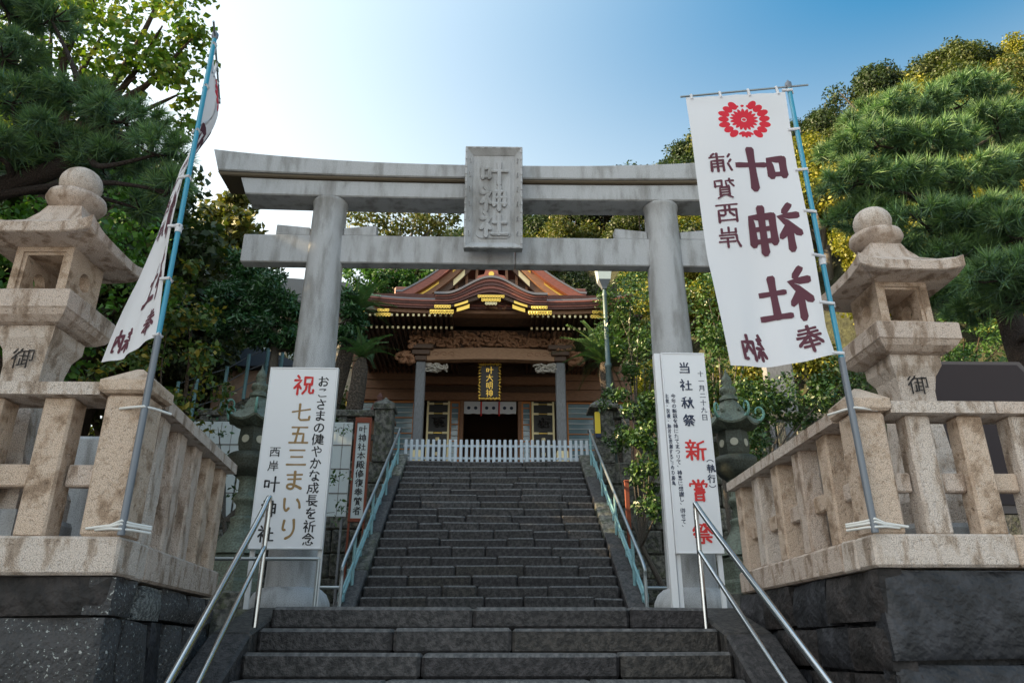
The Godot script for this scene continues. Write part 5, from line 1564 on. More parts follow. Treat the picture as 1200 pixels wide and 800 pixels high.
	part(t, "gold_crest", done(st), mats.gold)
	# big gable behind, with barge boards
	for s in [-1, 1]:
		var line := func(x: float, lo: float) -> float:
			var f := clampf(absf(x) / 2.6, 0, 1)
			return 11.55 - 2.45 * f - 0.28 * sin(f * PI) + lo
		var half := func(lo: float, hi: float, d0: float, d1: float, m: Material, called: String, x_in: float, x_out: float):
			part(t, called, curved_board(x_in * s, x_out * s, func(x): return line.call(x, lo), func(x): return line.call(x, hi), d0, d1, 14), m)
		half.call(0.1, 0.36, 19.7, 23.5, mats.copper_roof, "gable_roof", 0.001, 2.75)
		half.call(0.361, 0.42, 19.68, 23.5, mats.roof_edge, "gable_edge", 0.001, 2.78)
		half.call(-0.17, 0.098, 19.85, 20.0, mats.brown_wood, "barge_board", 0.001, 2.6)
		half.call(-0.42, -0.172, 19.98, 20.1, dw, "inner_barge_board", 0.001, 2.3)
		for f in [[0.75, 1.15], [1.55, 2.2]]:
			half.call(0.0, 0.09, 19.835, 19.849, mats.gold, "gold_plate", f[0], f[1])
			half.call(-0.4, -0.2, 19.965, 19.979, mats.gold_pale, "gold_plate", f[0] + 0.05, f[1] - 0.02)
		for k in 5:
			part(t, "gable_lattice", box(sw(s * (0.15 + k * 0.3) - 0.04, 9.0, 20.2), sw(s * (0.15 + k * 0.3) + 0.04, 11.0 - k * 0.32, 20.26), 0.004), mats.brown_wood)
		# gold on the porch gable and the eaves
		part(t, "gold_plate", curved_board(s * 0.62, s * 0.98, func(x): return 8.37 + 0.31 * wave.call(x), func(x): return 8.43 + 0.335 * wave.call(x), 18.36, 18.39, 8), mats.gold)
		part(t, "gold_plate", curved_board(s * 0.58, s * 0.92, func(x): return 8.24 + 0.29 * wave.call(x), func(x): return 8.345 + 0.31 * wave.call(x), 18.43, 18.46, 8), mats.gold)
		gilt(t, s * 1.08, s * 1.52, 8.35, 8.45, 18.36, mats.gold)
		gilt(t, s * 1.0, s * 1.64, 8.2, 8.33, 18.4, mats.gold)
		gilt(t, s * 2.78, s * 3.1, 8.4, 8.495, 18.74, mats.gold)
		gilt(t, s * 2.74, s * 3.14, 8.28, 8.385, 18.78, mats.gold)
		gilt(t, s * 3.55, s * 3.88, 8.5, 8.6, 18.7, mats.gold)
		gilt(t, s * 3.45, s * 3.8, 8.36, 8.47, 18.74, mats.gold)
	part(t, "gable_wall", box(sw(-2.2, 9.0, 20.3), sw(2.2, 10.2, 20.4), 0.0), mats.dark_wood)
	gilt(t, -0.36, 0.36, 8.66, 8.75, 18.34, mats.gold)
	gilt(t, -0.26, 0.26, 8.56, 8.65, 18.36, mats.gold)
	gilt(t, -0.16, 0.16, 8.47, 8.555, 18.38, mats.gold_pale)

func build_terrace_things() -> void:
	# picket barrier at the head of the stair
	var f := thing("picket_barrier", "pale blue-grey metal picket barrier across the head of the stair", "fence", w(0.05, 3.7, 16.55))
	for k in 34:
		var x := -1.98 + k * 0.1235
		part(f, "picket", box(w(x - 0.034, 3.74, 16.53), w(x + 0.034, 4.28, 16.56), 0.008), mats.fence_paint)
	for y in [3.86, 4.14]:
		part(f, "rail", box(w(-2.04, y - 0.025, 16.562), w(2.13, y + 0.025, 16.59), 0.005), mats.fence_paint)
	for x in [-1.9, 0.05, 2.0]:
		part(f, "foot", box(w(x - 0.03, 3.7, 16.5), w(x + 0.03, 3.738, 16.9), 0.004), mats.fence_paint)
	# stone fences on the edge of the terrace
	for s in [-1, 1]:
		var t := thing("terrace_balustrade", ["weathered dark stone fence on the terrace above the donor boards", "weathered dark stone fence on the terrace above the camellia bushes"][(s + 1) / 2], "fence", w(2.45 * s, 3.7, 16.35))
		var rng := RandomNumberGenerator.new()
		rng.seed = 30 + s
		var st := new_st()
		add_square(st, w(2.46 * s, 0, 16.35), [[0.2, 3.69], [0.2, 4.86]])
		part(t, "end_post", done(st), mats.wall_stone)
		st = new_st()
		if s < 0:
			add_square(st, w(2.46 * s, 0, 16.35), [[0.24, 4.862], [0.24, 4.98], [0.2, 5.02], [0.06, 5.13], [0.004, 5.2]])
		else:
			add_square(st, w(2.46 * s, 0, 16.35), [[0.2, 4.862], [0.34, 4.9], [0.34, 4.96], [0.2, 5.08], [0.07, 5.17], [0.004, 5.2]])
		part(t, "post_cap", done(st), mats.wall_stone)
		var n := 9 if s < 0 else 13
		for k in n:
			var x: float = (2.95 + k * 0.44) * s
			st = new_st()
			oblock(st, w(x, 3.69, 16.35), Vector3.RIGHT, Vector3.BACK, 0.19, 0.17, 1.03, 0.015, 0.006, rng)
			part(t, "baluster", done(st), mats["wall_stone" if k % 3 else "wall_stone_light"])
		for k in 3:
			var x0: float = (2.67 + k * n * 0.147) * s
			st = new_st()
			add_hexa(st, corners(w(minf(x0, x0 + s * (n * 0.147 - 0.01)), 4.725, 16.24), w(maxf(x0, x0 + s * (n * 0.147 - 0.01)), 4.88, 16.46)), 0.02)
			part(t, "top_rail", done(st), mats.wall_stone)
		part(t, "middle_rail", box(w(2.67 * s, 4.2, 16.31), w((2.95 + n * 0.44) * s, 4.33, 16.39), 0.01), mats.wall_stone)
	# yellow plate on the right end post
	var y := thing("yellow_plate", "small yellow notice plate fixed to the stone post below the lamp", "sign", w(2.3, 4.3, 16.1))
	part(y, "plate", box(w(2.24, 4.33, 16.12), w(2.36, 4.83, 16.145), 0.004), mats.yellow_plate)
	part(y, "foot_label", box(w(2.24, 4.24, 16.118), w(2.36, 4.328, 16.145), 0.004), mats.navy_ink)
	# lamp post
	var l := thing("street_lamp", "slim dark teal lamp post with a glass lantern head beside the shrine hall", "lamp post", w(2.74, 3.7, 17.0))
	var st := new_st()
	add_lathe(st, w(2.74, 0, 17.0), [[0.11, 3.69], [0.11, 4.2], [0.1, 4.25], [0.075, 4.3], [0.07, 6.2], [0.085, 6.22], [0.085, 6.3], [0.062, 6.32], [0.052, 8.1], [0.07, 8.14], [0.05, 8.2], [0.03, 8.32]], 14)
	part(l, "pole", done(st), mats.lamp_paint)
	st = new_st()
	add_square(st, w(2.74, 0, 17.0), [[0.05, 8.3], [0.07, 8.36], [0.15, 8.52]])
	part(l, "lantern_base", done(st), mats.banner_grey)
	st = new_st()
	add_square(st, w(2.74, 0, 17.0), [[0.15, 8.522], [0.2, 8.95]])
	part(l, "lantern_glass", done(st), mats.lamp_glass)
	st = new_st()
	add_square(st, w(2.74, 0, 17.0), [[0.23, 8.952], [0.23, 8.98], [0.05, 9.15], [0.01, 9.2]])
	part(l, "lantern_roof", done(st), mats.banner_grey)
	part(l, "band", box(w(2.66, 4.44, 16.91), w(2.82, 4.6, 16.94), 0.01), mats.yellow_plate)
	# small turquoise lamp-like finials on the right slope are bushes; grey monument behind the terrace fence
	var m := thing("stone_monument", "tall grey weathered slab standing behind the terrace fence", "monument", w(6.95, 3.7, 17.2))
	part(m, "slab", box(w(6.6, 3.9, 17.1), w(7.3, 6.6, 17.35), 0.04), mats.grey_wood)
	part(m, "base", box(w(6.4, 3.69, 16.95), w(7.5, 3.9, 17.5), 0.03), mats.wall_stone)
	# small pagoda-shaped roof ornament behind the left terrace fence
	var o := thing("small_shrine", "tiny wooden shrine with a copper cap behind the end of the terrace fence", "shrine", w(-2.75, 3.7, 17.2))
	part(o, "body", box(w(-3.0, 3.7, 17.1), w(-2.5, 4.9, 17.5), 0.02), mats.brown_wood)
	st = new_st()
	add_square(st, w(-2.75, 0, 17.3), [[0.38, 4.9], [0.36, 5.0], [0.18, 5.15], [0.12, 5.35], [0.05, 5.42], [0.07, 5.5], [0.01, 5.62]])
	part(o, "roof", done(st), mats.copper_roof_dark)
	# houses up the slope
	var h := thing("house", "distant house with blue-grey tiled roof behind the clipped evergreen", "house", w(-11.5, 12.5, 36.0))
	part(h, "wall", box(w(-16.2, 8.0, 36.0), w(-9.0, 15.9, 42.0), 0.05), mats.plaster)
	part(h, "roof", prism([Vector2(-4.6, 0), Vector2(4.6, 0), Vector2(3.4, 1.5), Vector2(-3.4, 1.5)], Transform3D(Basis(), w(-12.4, 15.9, 42.8)), 7.6), mats.tile_roof)
	for k in 3:
		var wn := part(h, "window", box(w(-15.2 + k * 2.3, 13.2, 35.93), w(-13.9 + k * 2.3, 14.8, 35.99), 0.02), mats.brown_frame)
		part(wn, "pane", box(w(-15.1 + k * 2.3, 13.3, 35.9), w(-14.0 + k * 2.3, 14.7, 35.925), 0.0), mats.glass_blue)
	var h2 := thing("house", "pink-brown plastered outbuilding above the blue-posted path", "house", w(-7.6, 7.0, 24.5))
	part(h2, "wall", box(w(-9.6, 4.6, 24.5), w(-6.9, 8.75, 27.5), 0.04), mats.plaster_pink)
	part(h2, "roof", prism([Vector2(-1.8, 0), Vector2(1.8, 0), Vector2(0, 0.75)], Transform3D(Basis(), w(-8.2, 8.75, 27.9)), 3.8), mats.tile_roof)
	part(h2, "down_pipe", tube([w(-7.0, 4.6, 24.45), w(-7.0, 8.7, 24.45)], [0.05], 8), mats.brown_frame)
	var h3 := thing("house", "white-walled house with dark tiled roof partly behind the gate pillar", "house", w(-6.6, 9.0, 31.0))
	part(h3, "wall", box(w(-8.4, 6.0, 31.0), w(-5.6, 13.7, 35.0), 0.04), mats.plaster)
	part(h3, "roof", prism([Vector2(-2.2, 0), Vector2(2.2, 0), Vector2(0.6, 1.3), Vector2(-2.2, 1.5)], Transform3D(Basis(), w(-7.2, 13.7, 35.5)), 5.2), mats.tile_roof)
	# fence of the sloping path
	var pf := thing("path_fence", "wire fence with pale blue posts along the sloping path", "fence", w(-8.0, 3.7, 19.5))
	var posts := []
	for q in [[205, 470], [228, 462], [263, 452], [289, 437], [312, 428], [330, 422]]:
		posts.append(at(q[0], q[1], 19.5))
	for p in posts:
		part(pf, "post", tube([p - Vector3.UP * 0.75, p + Vector3.UP * 0.55], [0.05], 8), mats.blue_paint)
	for k in 3:
		var pts := []
		for p in posts: pts.append(p + Vector3.UP * (-0.35 + k * 0.42))
		part(pf, "wire", tube(pts, [0.014], 6), mats.banner_grey)
	var ramp_pts := []
	var st2 := new_st()
	for i in posts.size() - 1:
		var a: Vector3 = posts[i] - Vector3.UP * 0.75
		var b: Vector3 = posts[i + 1] - Vector3.UP * 0.75
		quad(st2, a, b, b + Vector3(0.4, 0, -2.5), a + Vector3(0.4, 0, -2.5), a - Vector3.UP)
		quad(st2, a, b, Vector3(b.x, TERR - 0.05, b.z), Vector3(a.x, TERR - 0.05, a.z), a + Vector3(0, 0, -4))
	structure("sloping_path", done(st2), mats.wall_stone)

# ---------------------------------------------------------------- plants
class Leaves:   # collects small leaf-shaped faces for one crown
	var v := PackedVector3Array()
	var n := PackedVector3Array()
	var c := PackedColorArray()
	var idx := PackedInt32Array()
	func leaf(p: Vector3, dir: Vector3, nrm: Vector3, length: float, width: float, col: Color) -> void:
		var side := dir.cross(nrm).normalized() * width * 0.5
		var b := v.size()
		var fold := nrm * width * 0.18
		v.append(p); v.append(p + dir * length * 0.45 + side + fold); v.append(p + dir * length); v.append(p + dir * length * 0.45 - side + fold)
		for k in 4:
			n.append(nrm)
			c.append(col)
		for k in [0, 2, 1, 0, 3, 2]: idx.append(b + k)
	func needle(p: Vector3, dir: Vector3, side: Vector3, length: float, col: Color) -> void:
		var b := v.size()
		v.append(p - side); v.append(p + side); v.append(p + dir * length)
		var nn := side.cross(dir).normalized()
		for k in 3:
			n.append(nn)
			c.append(col)
			idx.append(b + 2 - k)
	func mesh() -> ArrayMesh:
		var a := []
		a.resize(Mesh.ARRAY_MAX)
		a[Mesh.ARRAY_VERTEX] = v
		a[Mesh.ARRAY_NORMAL] = n
		a[Mesh.ARRAY_COLOR] = c
		a[Mesh.ARRAY_INDEX] = idx
		var m := ArrayMesh.new()
		m.add_surface_from_arrays(Mesh.PRIMITIVE_TRIANGLES, a)
		return m

func rand_dir(rng: RandomNumberGenerator) -> Vector3:
	var z := rng.randf_range(-1, 1)
	var a := rng.randf() * TAU
	var r := sqrt(1.0 - z * z)
	return Vector3(r * cos(a), z, r * sin(a))

func shade(cols: Array, rng: RandomNumberGenerator) -> Color:
	var c: Color = cols[rng.randi() % cols.size()]
	var k := rng.randf_range(0.75, 1.25)
	return Color(c.r * k, c.g * k, c.b * k * rng.randf_range(0.8, 1.2))

func fill(L: Leaves, c: Vector3, r: Vector3, count: int, size: float, slim: float, cols: Array, rng: RandomNumberGenerator, hollow := 0.35) -> void:   # a clump of leaves
	for k in count:
		var d := rand_dir(rng)
		var p := c + d * r * pow(rng.randf(), hollow)
		var nrm := (d * 0.55 + rand_dir(rng) * 0.75 + Vector3.UP * 0.45).normalized()
		var dir := nrm.cross(rand_dir(rng)).normalized()
		var s := size * rng.randf_range(0.5, 1.4)
		L.leaf(p, dir, nrm, s, s * slim, shade(cols, rng))

func limbs(from: Vector3, to: Array, r0: float, rng: RandomNumberGenerator) -> ArrayMesh:
	var st := new_st()
	for q in to:
		var mid: Vector3 = from.lerp(q, 0.5) + Vector3(rng.randf_range(-0.12, 0.12), rng.randf_range(-0.02, 0.16), rng.randf_range(-0.12, 0.12)) * from.distance_to(q) * 0.6
		add_tube(st, spline([from, mid, q], 4), [r0, r0 * 0.85, r0 * 0.7, r0 * 0.6, r0 * 0.5, r0 * 0.4, r0 * 0.3, r0 * 0.22, r0 * 0.12], 6)
	return done(st)

func broadleaf(called: String, label: String, foot: Vector3, fork: Vector3, clumps: Array, r_trunk: float, count: int, size: float, slim: float, cols: Array, leaf_mat: String, bark: String, seed_no: int, group := "", hollow := 0.35) -> void:   # clumps: [middle, radii]
	var rng := RandomNumberGenerator.new()
	rng.seed = seed_no
	var t := thing(called, label, "tree" if "tree" in called else "shrub", foot, group)
	var bend := foot.lerp(fork, 0.5) + Vector3(rng.randf_range(-1, 1), 0, rng.randf_range(-1, 1)) * r_trunk * 0.9
	part(t, "trunk", tube(spline([foot - Vector3.UP * 0.1, bend, fork], 5), [r_trunk * 1.25, r_trunk, r_trunk * 0.95, r_trunk * 0.9, r_trunk * 0.85, r_trunk * 0.8, r_trunk * 0.75, r_trunk * 0.7, r_trunk * 0.65, r_trunk * 0.6, r_trunk * 0.55], 10), mats[bark])
	var ends := []
	var L := Leaves.new()
	var total := 0.0
	for c in clumps: total += c[1].x * c[1].y + c[1].x * c[1].z
	for c in clumps:
		ends.append(c[0])
		var share: float = (c[1].x * c[1].y + c[1].x * c[1].z) / total
		# a clump is itself made of sprays
		var n := maxi(5, int(11 * c[1].x))
		for k in n:
			var d := rand_dir(rng)
			fill(L, c[0] + d * c[1] * 0.68, c[1] * rng.randf_range(0.3, 0.5), int(count * share / n), size, slim, cols, rng, hollow)
	part(t, "branches", limbs(fork, ends, r_trunk * 0.5, rng), mats[bark]).set_meta("kind", "stuff")
	part(t, "crown", L.mesh(), mats[leaf_mat])

func tuft_mesh(seed_no: int, needles: int, length: float, cols: Array, spread := 1.0) -> ArrayMesh:
	var rng := RandomNumberGenerator.new()
	rng.seed = seed_no
	var L := Leaves.new()
	for k in needles:
		var d := (Vector3.UP * rng.randf_range(0.25, 1.0) + rand_dir(rng) * spread).normalized()
		var p := Vector3(0, rng.randf_range(-0.04, 0.04), 0)
		L.needle(p, d, d.cross(rand_dir(rng)).normalized() * 0.0055, length * rng.randf_range(0.7, 1.15), shade(cols, rng))
	return L.mesh()

func pine(label: String, foot: Vector3, spine: Array, pads: Array, r_trunk: float, per: float, tuft: Mesh, seed_no: int) -> void:   # pads: [middle, radii]
	var rng := RandomNumberGenerator.new()
	rng.seed = seed_no
	var t := thing("pine_tree", label, "tree", foot)
	var pts := spline([foot - Vector3.UP * 0.1] + spine, 5)
	var radii := []
	for i in pts.size(): radii.append(lerpf(r_trunk * 1.1, r_trunk * 0.3, float(i) / pts.size()))
	part(t, "trunk", tube(pts, radii, 12), mats.bark_pine)
	var mm := MultiMesh.new()
	mm.transform_format = MultiMesh.TRANSFORM_3D
	mm.use_colors = true
	mm.mesh = tuft
	var place := []
	var st := new_st()
	for pad in pads:
		var c: Vector3 = pad[0]
		var r: Vector3 = pad[1]
		var best: Vector3 = pts[0]
		for q in pts:
			if q.y < c.y + 0.2 and q.distance_to(c) + maxf(0.0, best.y - q.y) * 0.0 < best.distance_to(c): best = q
		var knee := best.lerp(c, 0.55) + Vector3(rng.randf_range(-0.2, 0.2), rng.randf_range(-0.25, 0.1), rng.randf_range(-0.2, 0.2))
		add_tube(st, spline([best, knee, c - Vector3.UP * r.y * 0.3], 4), [r_trunk * 0.34, r_trunk * 0.3, r_trunk * 0.26, r_trunk * 0.22, r_trunk * 0.18, r_trunk * 0.15, r_trunk * 0.12, r_trunk * 0.1, r_trunk * 0.08], 6)
		for k in 5:
			var e := c + rand_dir(rng) * r * Vector3(0.8, 0.3, 0.8)
			add_tube(st, [c - Vector3.UP * r.y * 0.3, c.lerp(e, 0.5) - Vector3.UP * 0.04, e], [r_trunk * 0.08, r_trunk * 0.06, 0.006], 5)
		var n := int(per * (r.x * r.z + r.x * r.y))
		for k in n:
			var d := rand_dir(rng)
			if d.y < -0.25 and rng.randf() < 0.75: d.y = -d.y
			var p := c + d * r * pow(rng.randf(), 0.3)
			var up := (d * Vector3(1.0, 0.6, 1.0) + Vector3.UP * 0.7 + rand_dir(rng) * 0.35).normalized()
			var x := up.cross(rand_dir(rng)).normalized()
			var s := rng.randf_range(0.8, 1.25)
			var k2 := rng.randf_range(0.7, 1.25)
			place.append([Transform3D(Basis(x * s, up * s, x.cross(up) * s), p), Color(k2, k2, k2 * rng.randf_range(0.8, 1.15))])
	part(t, "branches", done(st), mats.bark_pine).set_meta("kind", "stuff")
	mm.instance_count = place.size()
	for i in place.size():
		mm.set_instance_transform(i, place[i][0])
		mm.set_instance_color(i, place[i][1])
	var mi := MultiMeshInstance3D.new()
	mi.name = "needles"
	mi.set_meta("kind", "stuff")
	mi.multimesh = mm
	mi.material_override = mats.needle
	t.add_child(mi)
	mi.position = -foot

func pads_at(list: Array) -> Array:   # photo pixels, distance, half width and half height in metres
	var out := []
	for q in list: out.append([at(q[0], q[1], q[2]), Vector3(q[3], q[4], q[3] * 0.9)])
	return out

func build_pines() -> void:
	var green := [Color(0.1, 0.2, 0.08), Color(0.14, 0.25, 0.085), Color(0.08, 0.165, 0.09)]
	var tuft := tuft_mesh(1, 64, 0.17, green, 0.72)
	# right
	var foot := Vector3(6.35, LAND - 0.02, -8.1)
	pine("big pine with dark leaning trunk and layered needle pads behind the pink balustrade", foot, [at(1192, 400, 8.1), at(1178, 330, 8.0), at(1160, 280, 7.9), at(1120, 215, 7.9), at(1080, 150, 8.0)], pads_at([
		[1062, 135, 8.2, 0.6, 0.13], [1125, 122, 8.6, 0.6, 0.14], [1030, 168, 7.6, 0.5, 0.12], [1090, 172, 7.6, 0.55, 0.13], [1170, 150, 7.9, 0.55, 0.14],
		[1005, 212, 7.3, 0.42, 0.11], [1055, 222, 7.4, 0.5, 0.12], [1135, 212, 7.3, 0.55, 0.13], [1195, 205, 7.4, 0.5, 0.13], [1012, 255, 7.6, 0.4, 0.1], [1085, 262, 7.0, 0.45, 0.11],
		[1150, 265, 6.9, 0.5, 0.12], [1195, 275, 6.8, 0.5, 0.13], [1115, 305, 7.1, 0.42, 0.1], [1172, 325, 6.7, 0.42, 0.11], [1205, 345, 6.9, 0.4, 0.11], [1215, 150, 8.4, 0.6, 0.15],
		[1020, 140, 8.6, 0.4, 0.1], [1150, 365, 8.4, 0.4, 0.11], [1105, 350, 9.0, 0.4, 0.12], [1060, 300, 8.8, 0.5, 0.13], [985, 180, 8.4, 0.3, 0.1]]), 0.15, 300.0, tuft, 3)
	# left
	foot = Vector3(-5.9, LAND - 0.02, -7.4)
	pine("old pine with crooked bough above the orange-brown balustrade", foot, [at(-90, 420, 7.4), at(-70, 300, 7.3), at(-20, 232, 7.2), at(70, 196, 7.0), at(125, 172, 6.9), at(165, 160, 6.9)], pads_at([
		[90, 118, 6.8, 0.42, 0.11], [145, 140, 6.7, 0.42, 0.11], [185, 178, 6.6, 0.32, 0.1], [198, 222, 6.7, 0.22, 0.09], [120, 192, 6.9, 0.42, 0.11], [60, 165, 6.8, 0.42, 0.11], [15, 118, 6.6, 0.4, 0.14],
		[5, 65, 6.6, 0.42, 0.14], [60, 20, 6.7, 0.32, 0.1], [10, 12, 6.8, 0.45, 0.14], [165, 242, 7.2, 0.25, 0.09], [-20, 175, 6.7, 0.42, 0.13], [28, 190, 7.0, 0.38, 0.1]]), 0.17, 270.0, tuft, 6)

func build_trees() -> void:
	var rng := RandomNumberGenerator.new()
	rng.seed = 99
	var fresh := [Color(0.14, 0.25, 0.035), Color(0.2, 0.32, 0.04), Color(0.09, 0.19, 0.03), Color(0.26, 0.3, 0.035)]
	var deep := [Color(0.038, 0.088, 0.022), Color(0.058, 0.125, 0.03), Color(0.03, 0.068, 0.02), Color(0.08, 0.135, 0.03)]
	var olive := [Color(0.1, 0.115, 0.025), Color(0.13, 0.14, 0.03), Color(0.07, 0.09, 0.02), Color(0.15, 0.13, 0.03)]
	# light green tree over the left pine
	var cl := []
	for q in [[120, 40, 10.0, 1.0], [190, 30, 10.0, 0.8], [215, 75, 10.0, 0.6], [160, 90, 10.2, 0.8], [80, 90, 10.5, 0.9], [210, 110, 10.0, 0.4], [60, 30, 10.5, 1.0], [20, 80, 10.8, 1.0], [130, -30, 10.4, 1.2], [40, -40, 10.8, 1.2], [200, -30, 10.3, 0.9], [200, 150, 10.4, 0.4], [225, 45, 10.0, 0.4], [20, 150, 11, 1.0]]:
		cl.append([at(q[0], q[1], q[2]), Vector3(q[3], q[3] * 0.75, q[3])])
	broadleaf("broadleaf_tree", "light green broadleaf tree with the sky shining through above the left pine bough", Vector3(-7.6, LAND - 0.02, -11.0), at(60, 190, 10.8), cl, 0.24, 7600, 0.125, 0.72, fresh, "leaf", "bark_brown", 11)
	# bright green tree lower on the left behind the lantern
	cl = []
	for q in [[150, 290, 10.0, 0.7], [110, 300, 10.2, 0.7], [20, 330, 10.4, 0.9], [140, 225, 10.4, 0.5], [50, 260, 10.6, 0.7], [160, 350, 9.6, 0.6], [100, 390, 9.4, 0.7], [30, 420, 9.4, 0.8], [10, 270, 10.6, 0.8], [0, 380, 9.6, 0.8]]:
		cl.append([at(q[0], q[1], q[2]), Vector3(q[3], q[3] * 0.8, q[3])])
	broadleaf("broadleaf_tree", "bright green tree behind the stone lantern with orange fire box", Vector3(-5.6, LAND - 0.02, -10.4), at(70, 400, 10.2), cl, 0.14, 5600, 0.105, 0.7, [Color(0.08, 0.2, 0.03), Color(0.12, 0.26, 0.035), Color(0.06, 0.15, 0.028)], "leaf", "bark_brown", 12)
	# yellowing shrub
	cl = []
	for q in [[215, 330, 8.6, 0.4], [195, 390, 8.4, 0.5], [235, 430, 8.6, 0.4], [185, 450, 8.2, 0.5], [225, 380, 8.8, 0.45], [245, 465, 8.9, 0.3], [205, 490, 8.4, 0.4], [170, 400, 8.6, 0.5], [140, 440, 8.4, 0.4]]:
		cl.append([at(q[0], q[1], q[2]), Vector3(q[3], q[3] * 0.85, q[3])])
	broadleaf("leafy_shrub", "shrub with yellowing oval leaves between banner and bronze lantern", Vector3(-3.9, LAND - 0.02, -8.5), at(205, 540, 8.5), cl, 0.05, 2700, 0.085, 0.55, [Color(0.06, 0.12, 0.025), Color(0.1, 0.15, 0.03), Color(0.045, 0.09, 0.022), Color(0.24, 0.2, 0.03)], "leaf", "bark_brown", 13)
	# bare-branched shrub before the donor boards
	cl = []
	for q in [[235, 560, 10.6, 0.35], [255, 590, 10.4, 0.35], [215, 590, 10.6, 0.4], [260, 540, 10.8, 0.25], [395, 560, 11.0, 0.22], [400, 500, 11.2, 0.2], [392, 600, 11.0, 0.22], [240, 620, 10.4, 0.35], [255, 500, 10.8, 0.2]]:
		cl.append([at(q[0], q[1], q[2]), Vector3(q[3], q[3], q[3])])
	broadleaf("thin_shrub", "thin dark shrub with bare twigs in front of the pale donor boards", Vector3(-3.5, LAND - 0.02, -10.6), at(262, 610, 10.5), cl, 0.05, 620, 0.07, 0.5, deep, "leaf_glossy", "bark_grey", 14)
	# tall tree against the light behind the banner
	cl = []
	for q in [[262, 258, 25.0, 1.1], [250, 300, 25.0, 1.1], [288, 280, 25.0, 1.1], [268, 325, 24.0, 1.2], [302, 305, 25.0, 0.8], [238, 275, 26.0, 0.7], [232, 345, 24.0, 1.0], [280, 245, 25.5, 0.8]]:
		cl.append([at(q[0], q[1], q[2]), Vector3(q[3], q[3] * 0.8, q[3])])
	broadleaf("broadleaf_tree", "olive tree against the bright sky beyond the end of the gate beam", Vector3(-11.5, TERR, -24.8), at(255, 380, 24.8), cl, 0.3, 6200, 0.26, 0.7, olive, "leaf", "bark_brown", 15)
	# dark dense tree under it
	cl = []
	for q in [[235, 370, 21.0, 1.0], [215, 410, 20.5, 1.0], [255, 400, 21.0, 0.8], [240, 430, 20.5, 0.7], [275, 340, 21.5, 0.8], [205, 370, 21, 0.9]]:
		cl.append([at(q[0], q[1], q[2]), Vector3(q[3], q[3] * 0.85, q[3])])
	broadleaf("broadleaf_tree", "dense dark brownish tree below the olive tree beside the sloping path", Vector3(-9.4, TERR, -21.0), at(235, 445, 20.9), cl, 0.2, 5200, 0.17, 0.6, [Color(0.055, 0.075, 0.035), Color(0.08, 0.09, 0.04), Color(0.045, 0.06, 0.03)], "leaf", "bark_brown", 16)
	# clipped evergreen beside the gate pillar
	cl = []
	for q in [[280, 355, 17.5, 0.75], [318, 350, 17.5, 0.75], [262, 375, 17.4, 0.6], [300, 380, 17.3, 0.7], [340, 370, 17.5, 0.6], [300, 330, 17.8, 0.6], [330, 395, 17.3, 0.55], [258, 350, 17.8, 0.5], [285, 310, 18.2, 0.5], [310, 318, 18.0, 0.6], [345, 400, 17.3, 0.5], [408, 375, 17.5, 0.5], [415, 395, 17.4, 0.45], [405, 350, 17.6, 0.4]]:
		cl.append([at(q[0], q[1], q[2]), Vector3(q[3], q[3] * 0.72, q[3])])
	broadleaf("clipped_evergreen_tree", "cloud-pruned evergreen with twisted pale trunk beside the gate pillar", Vector3(-5.2, TERR, -17.4), at(322, 410, 17.4), cl, 0.17, 24000, 0.15, 0.26, [Color(0.035, 0.1, 0.035), Color(0.05, 0.13, 0.04), Color(0.028, 0.075, 0.03)], "leaf_glossy", "bark_grey", 17, "", 0.3)
	# trees behind the shrine roof
	cl = []
	for q in [[430, 262, 30.0, 1.4], [470, 258, 30.0, 1.3], [505, 268, 30.0, 1.1], [450, 285, 30.0, 1.2], [520, 255, 31.0, 0.9], [490, 245, 31.0, 1.0], [415, 290, 30.0, 1.0]]:
		cl.append([at(q[0], q[1], q[2]), Vector3(q[3], q[3] * 0.6, q[3])])
	broadleaf("broadleaf_tree", "thin-leaved tree with spreading boughs behind the shrine roof", Vector3(-4.4, TERR + 1.0, -30.0), at(465, 320, 30.0), cl, 0.3, 3400, 0.2, 0.6, olive, "leaf", "bark_grey", 18)
	cl = []
	for q in [[505, 330, 29.0, 0.8], [525, 340, 28.6, 0.6], [490, 345, 28.6, 0.6], [470, 330, 29.0, 0.9], [440, 335, 29.0, 0.9], [420, 320, 29.0, 0.9]]:
		cl.append([at(q[0], q[1], q[2]), Vector3(q[3], q[3] * 0.85, q[3])])
	broadleaf("round_tree", "rounded green tree rising just over the shrine's lower roof", Vector3(-3.0, TERR + 0.8, -29.0), at(485, 360, 29.0), cl, 0.2, 4200, 0.18, 0.6, [Color(0.05, 0.13, 0.03), Color(0.07, 0.17, 0.035)], "leaf", "bark_brown", 19)
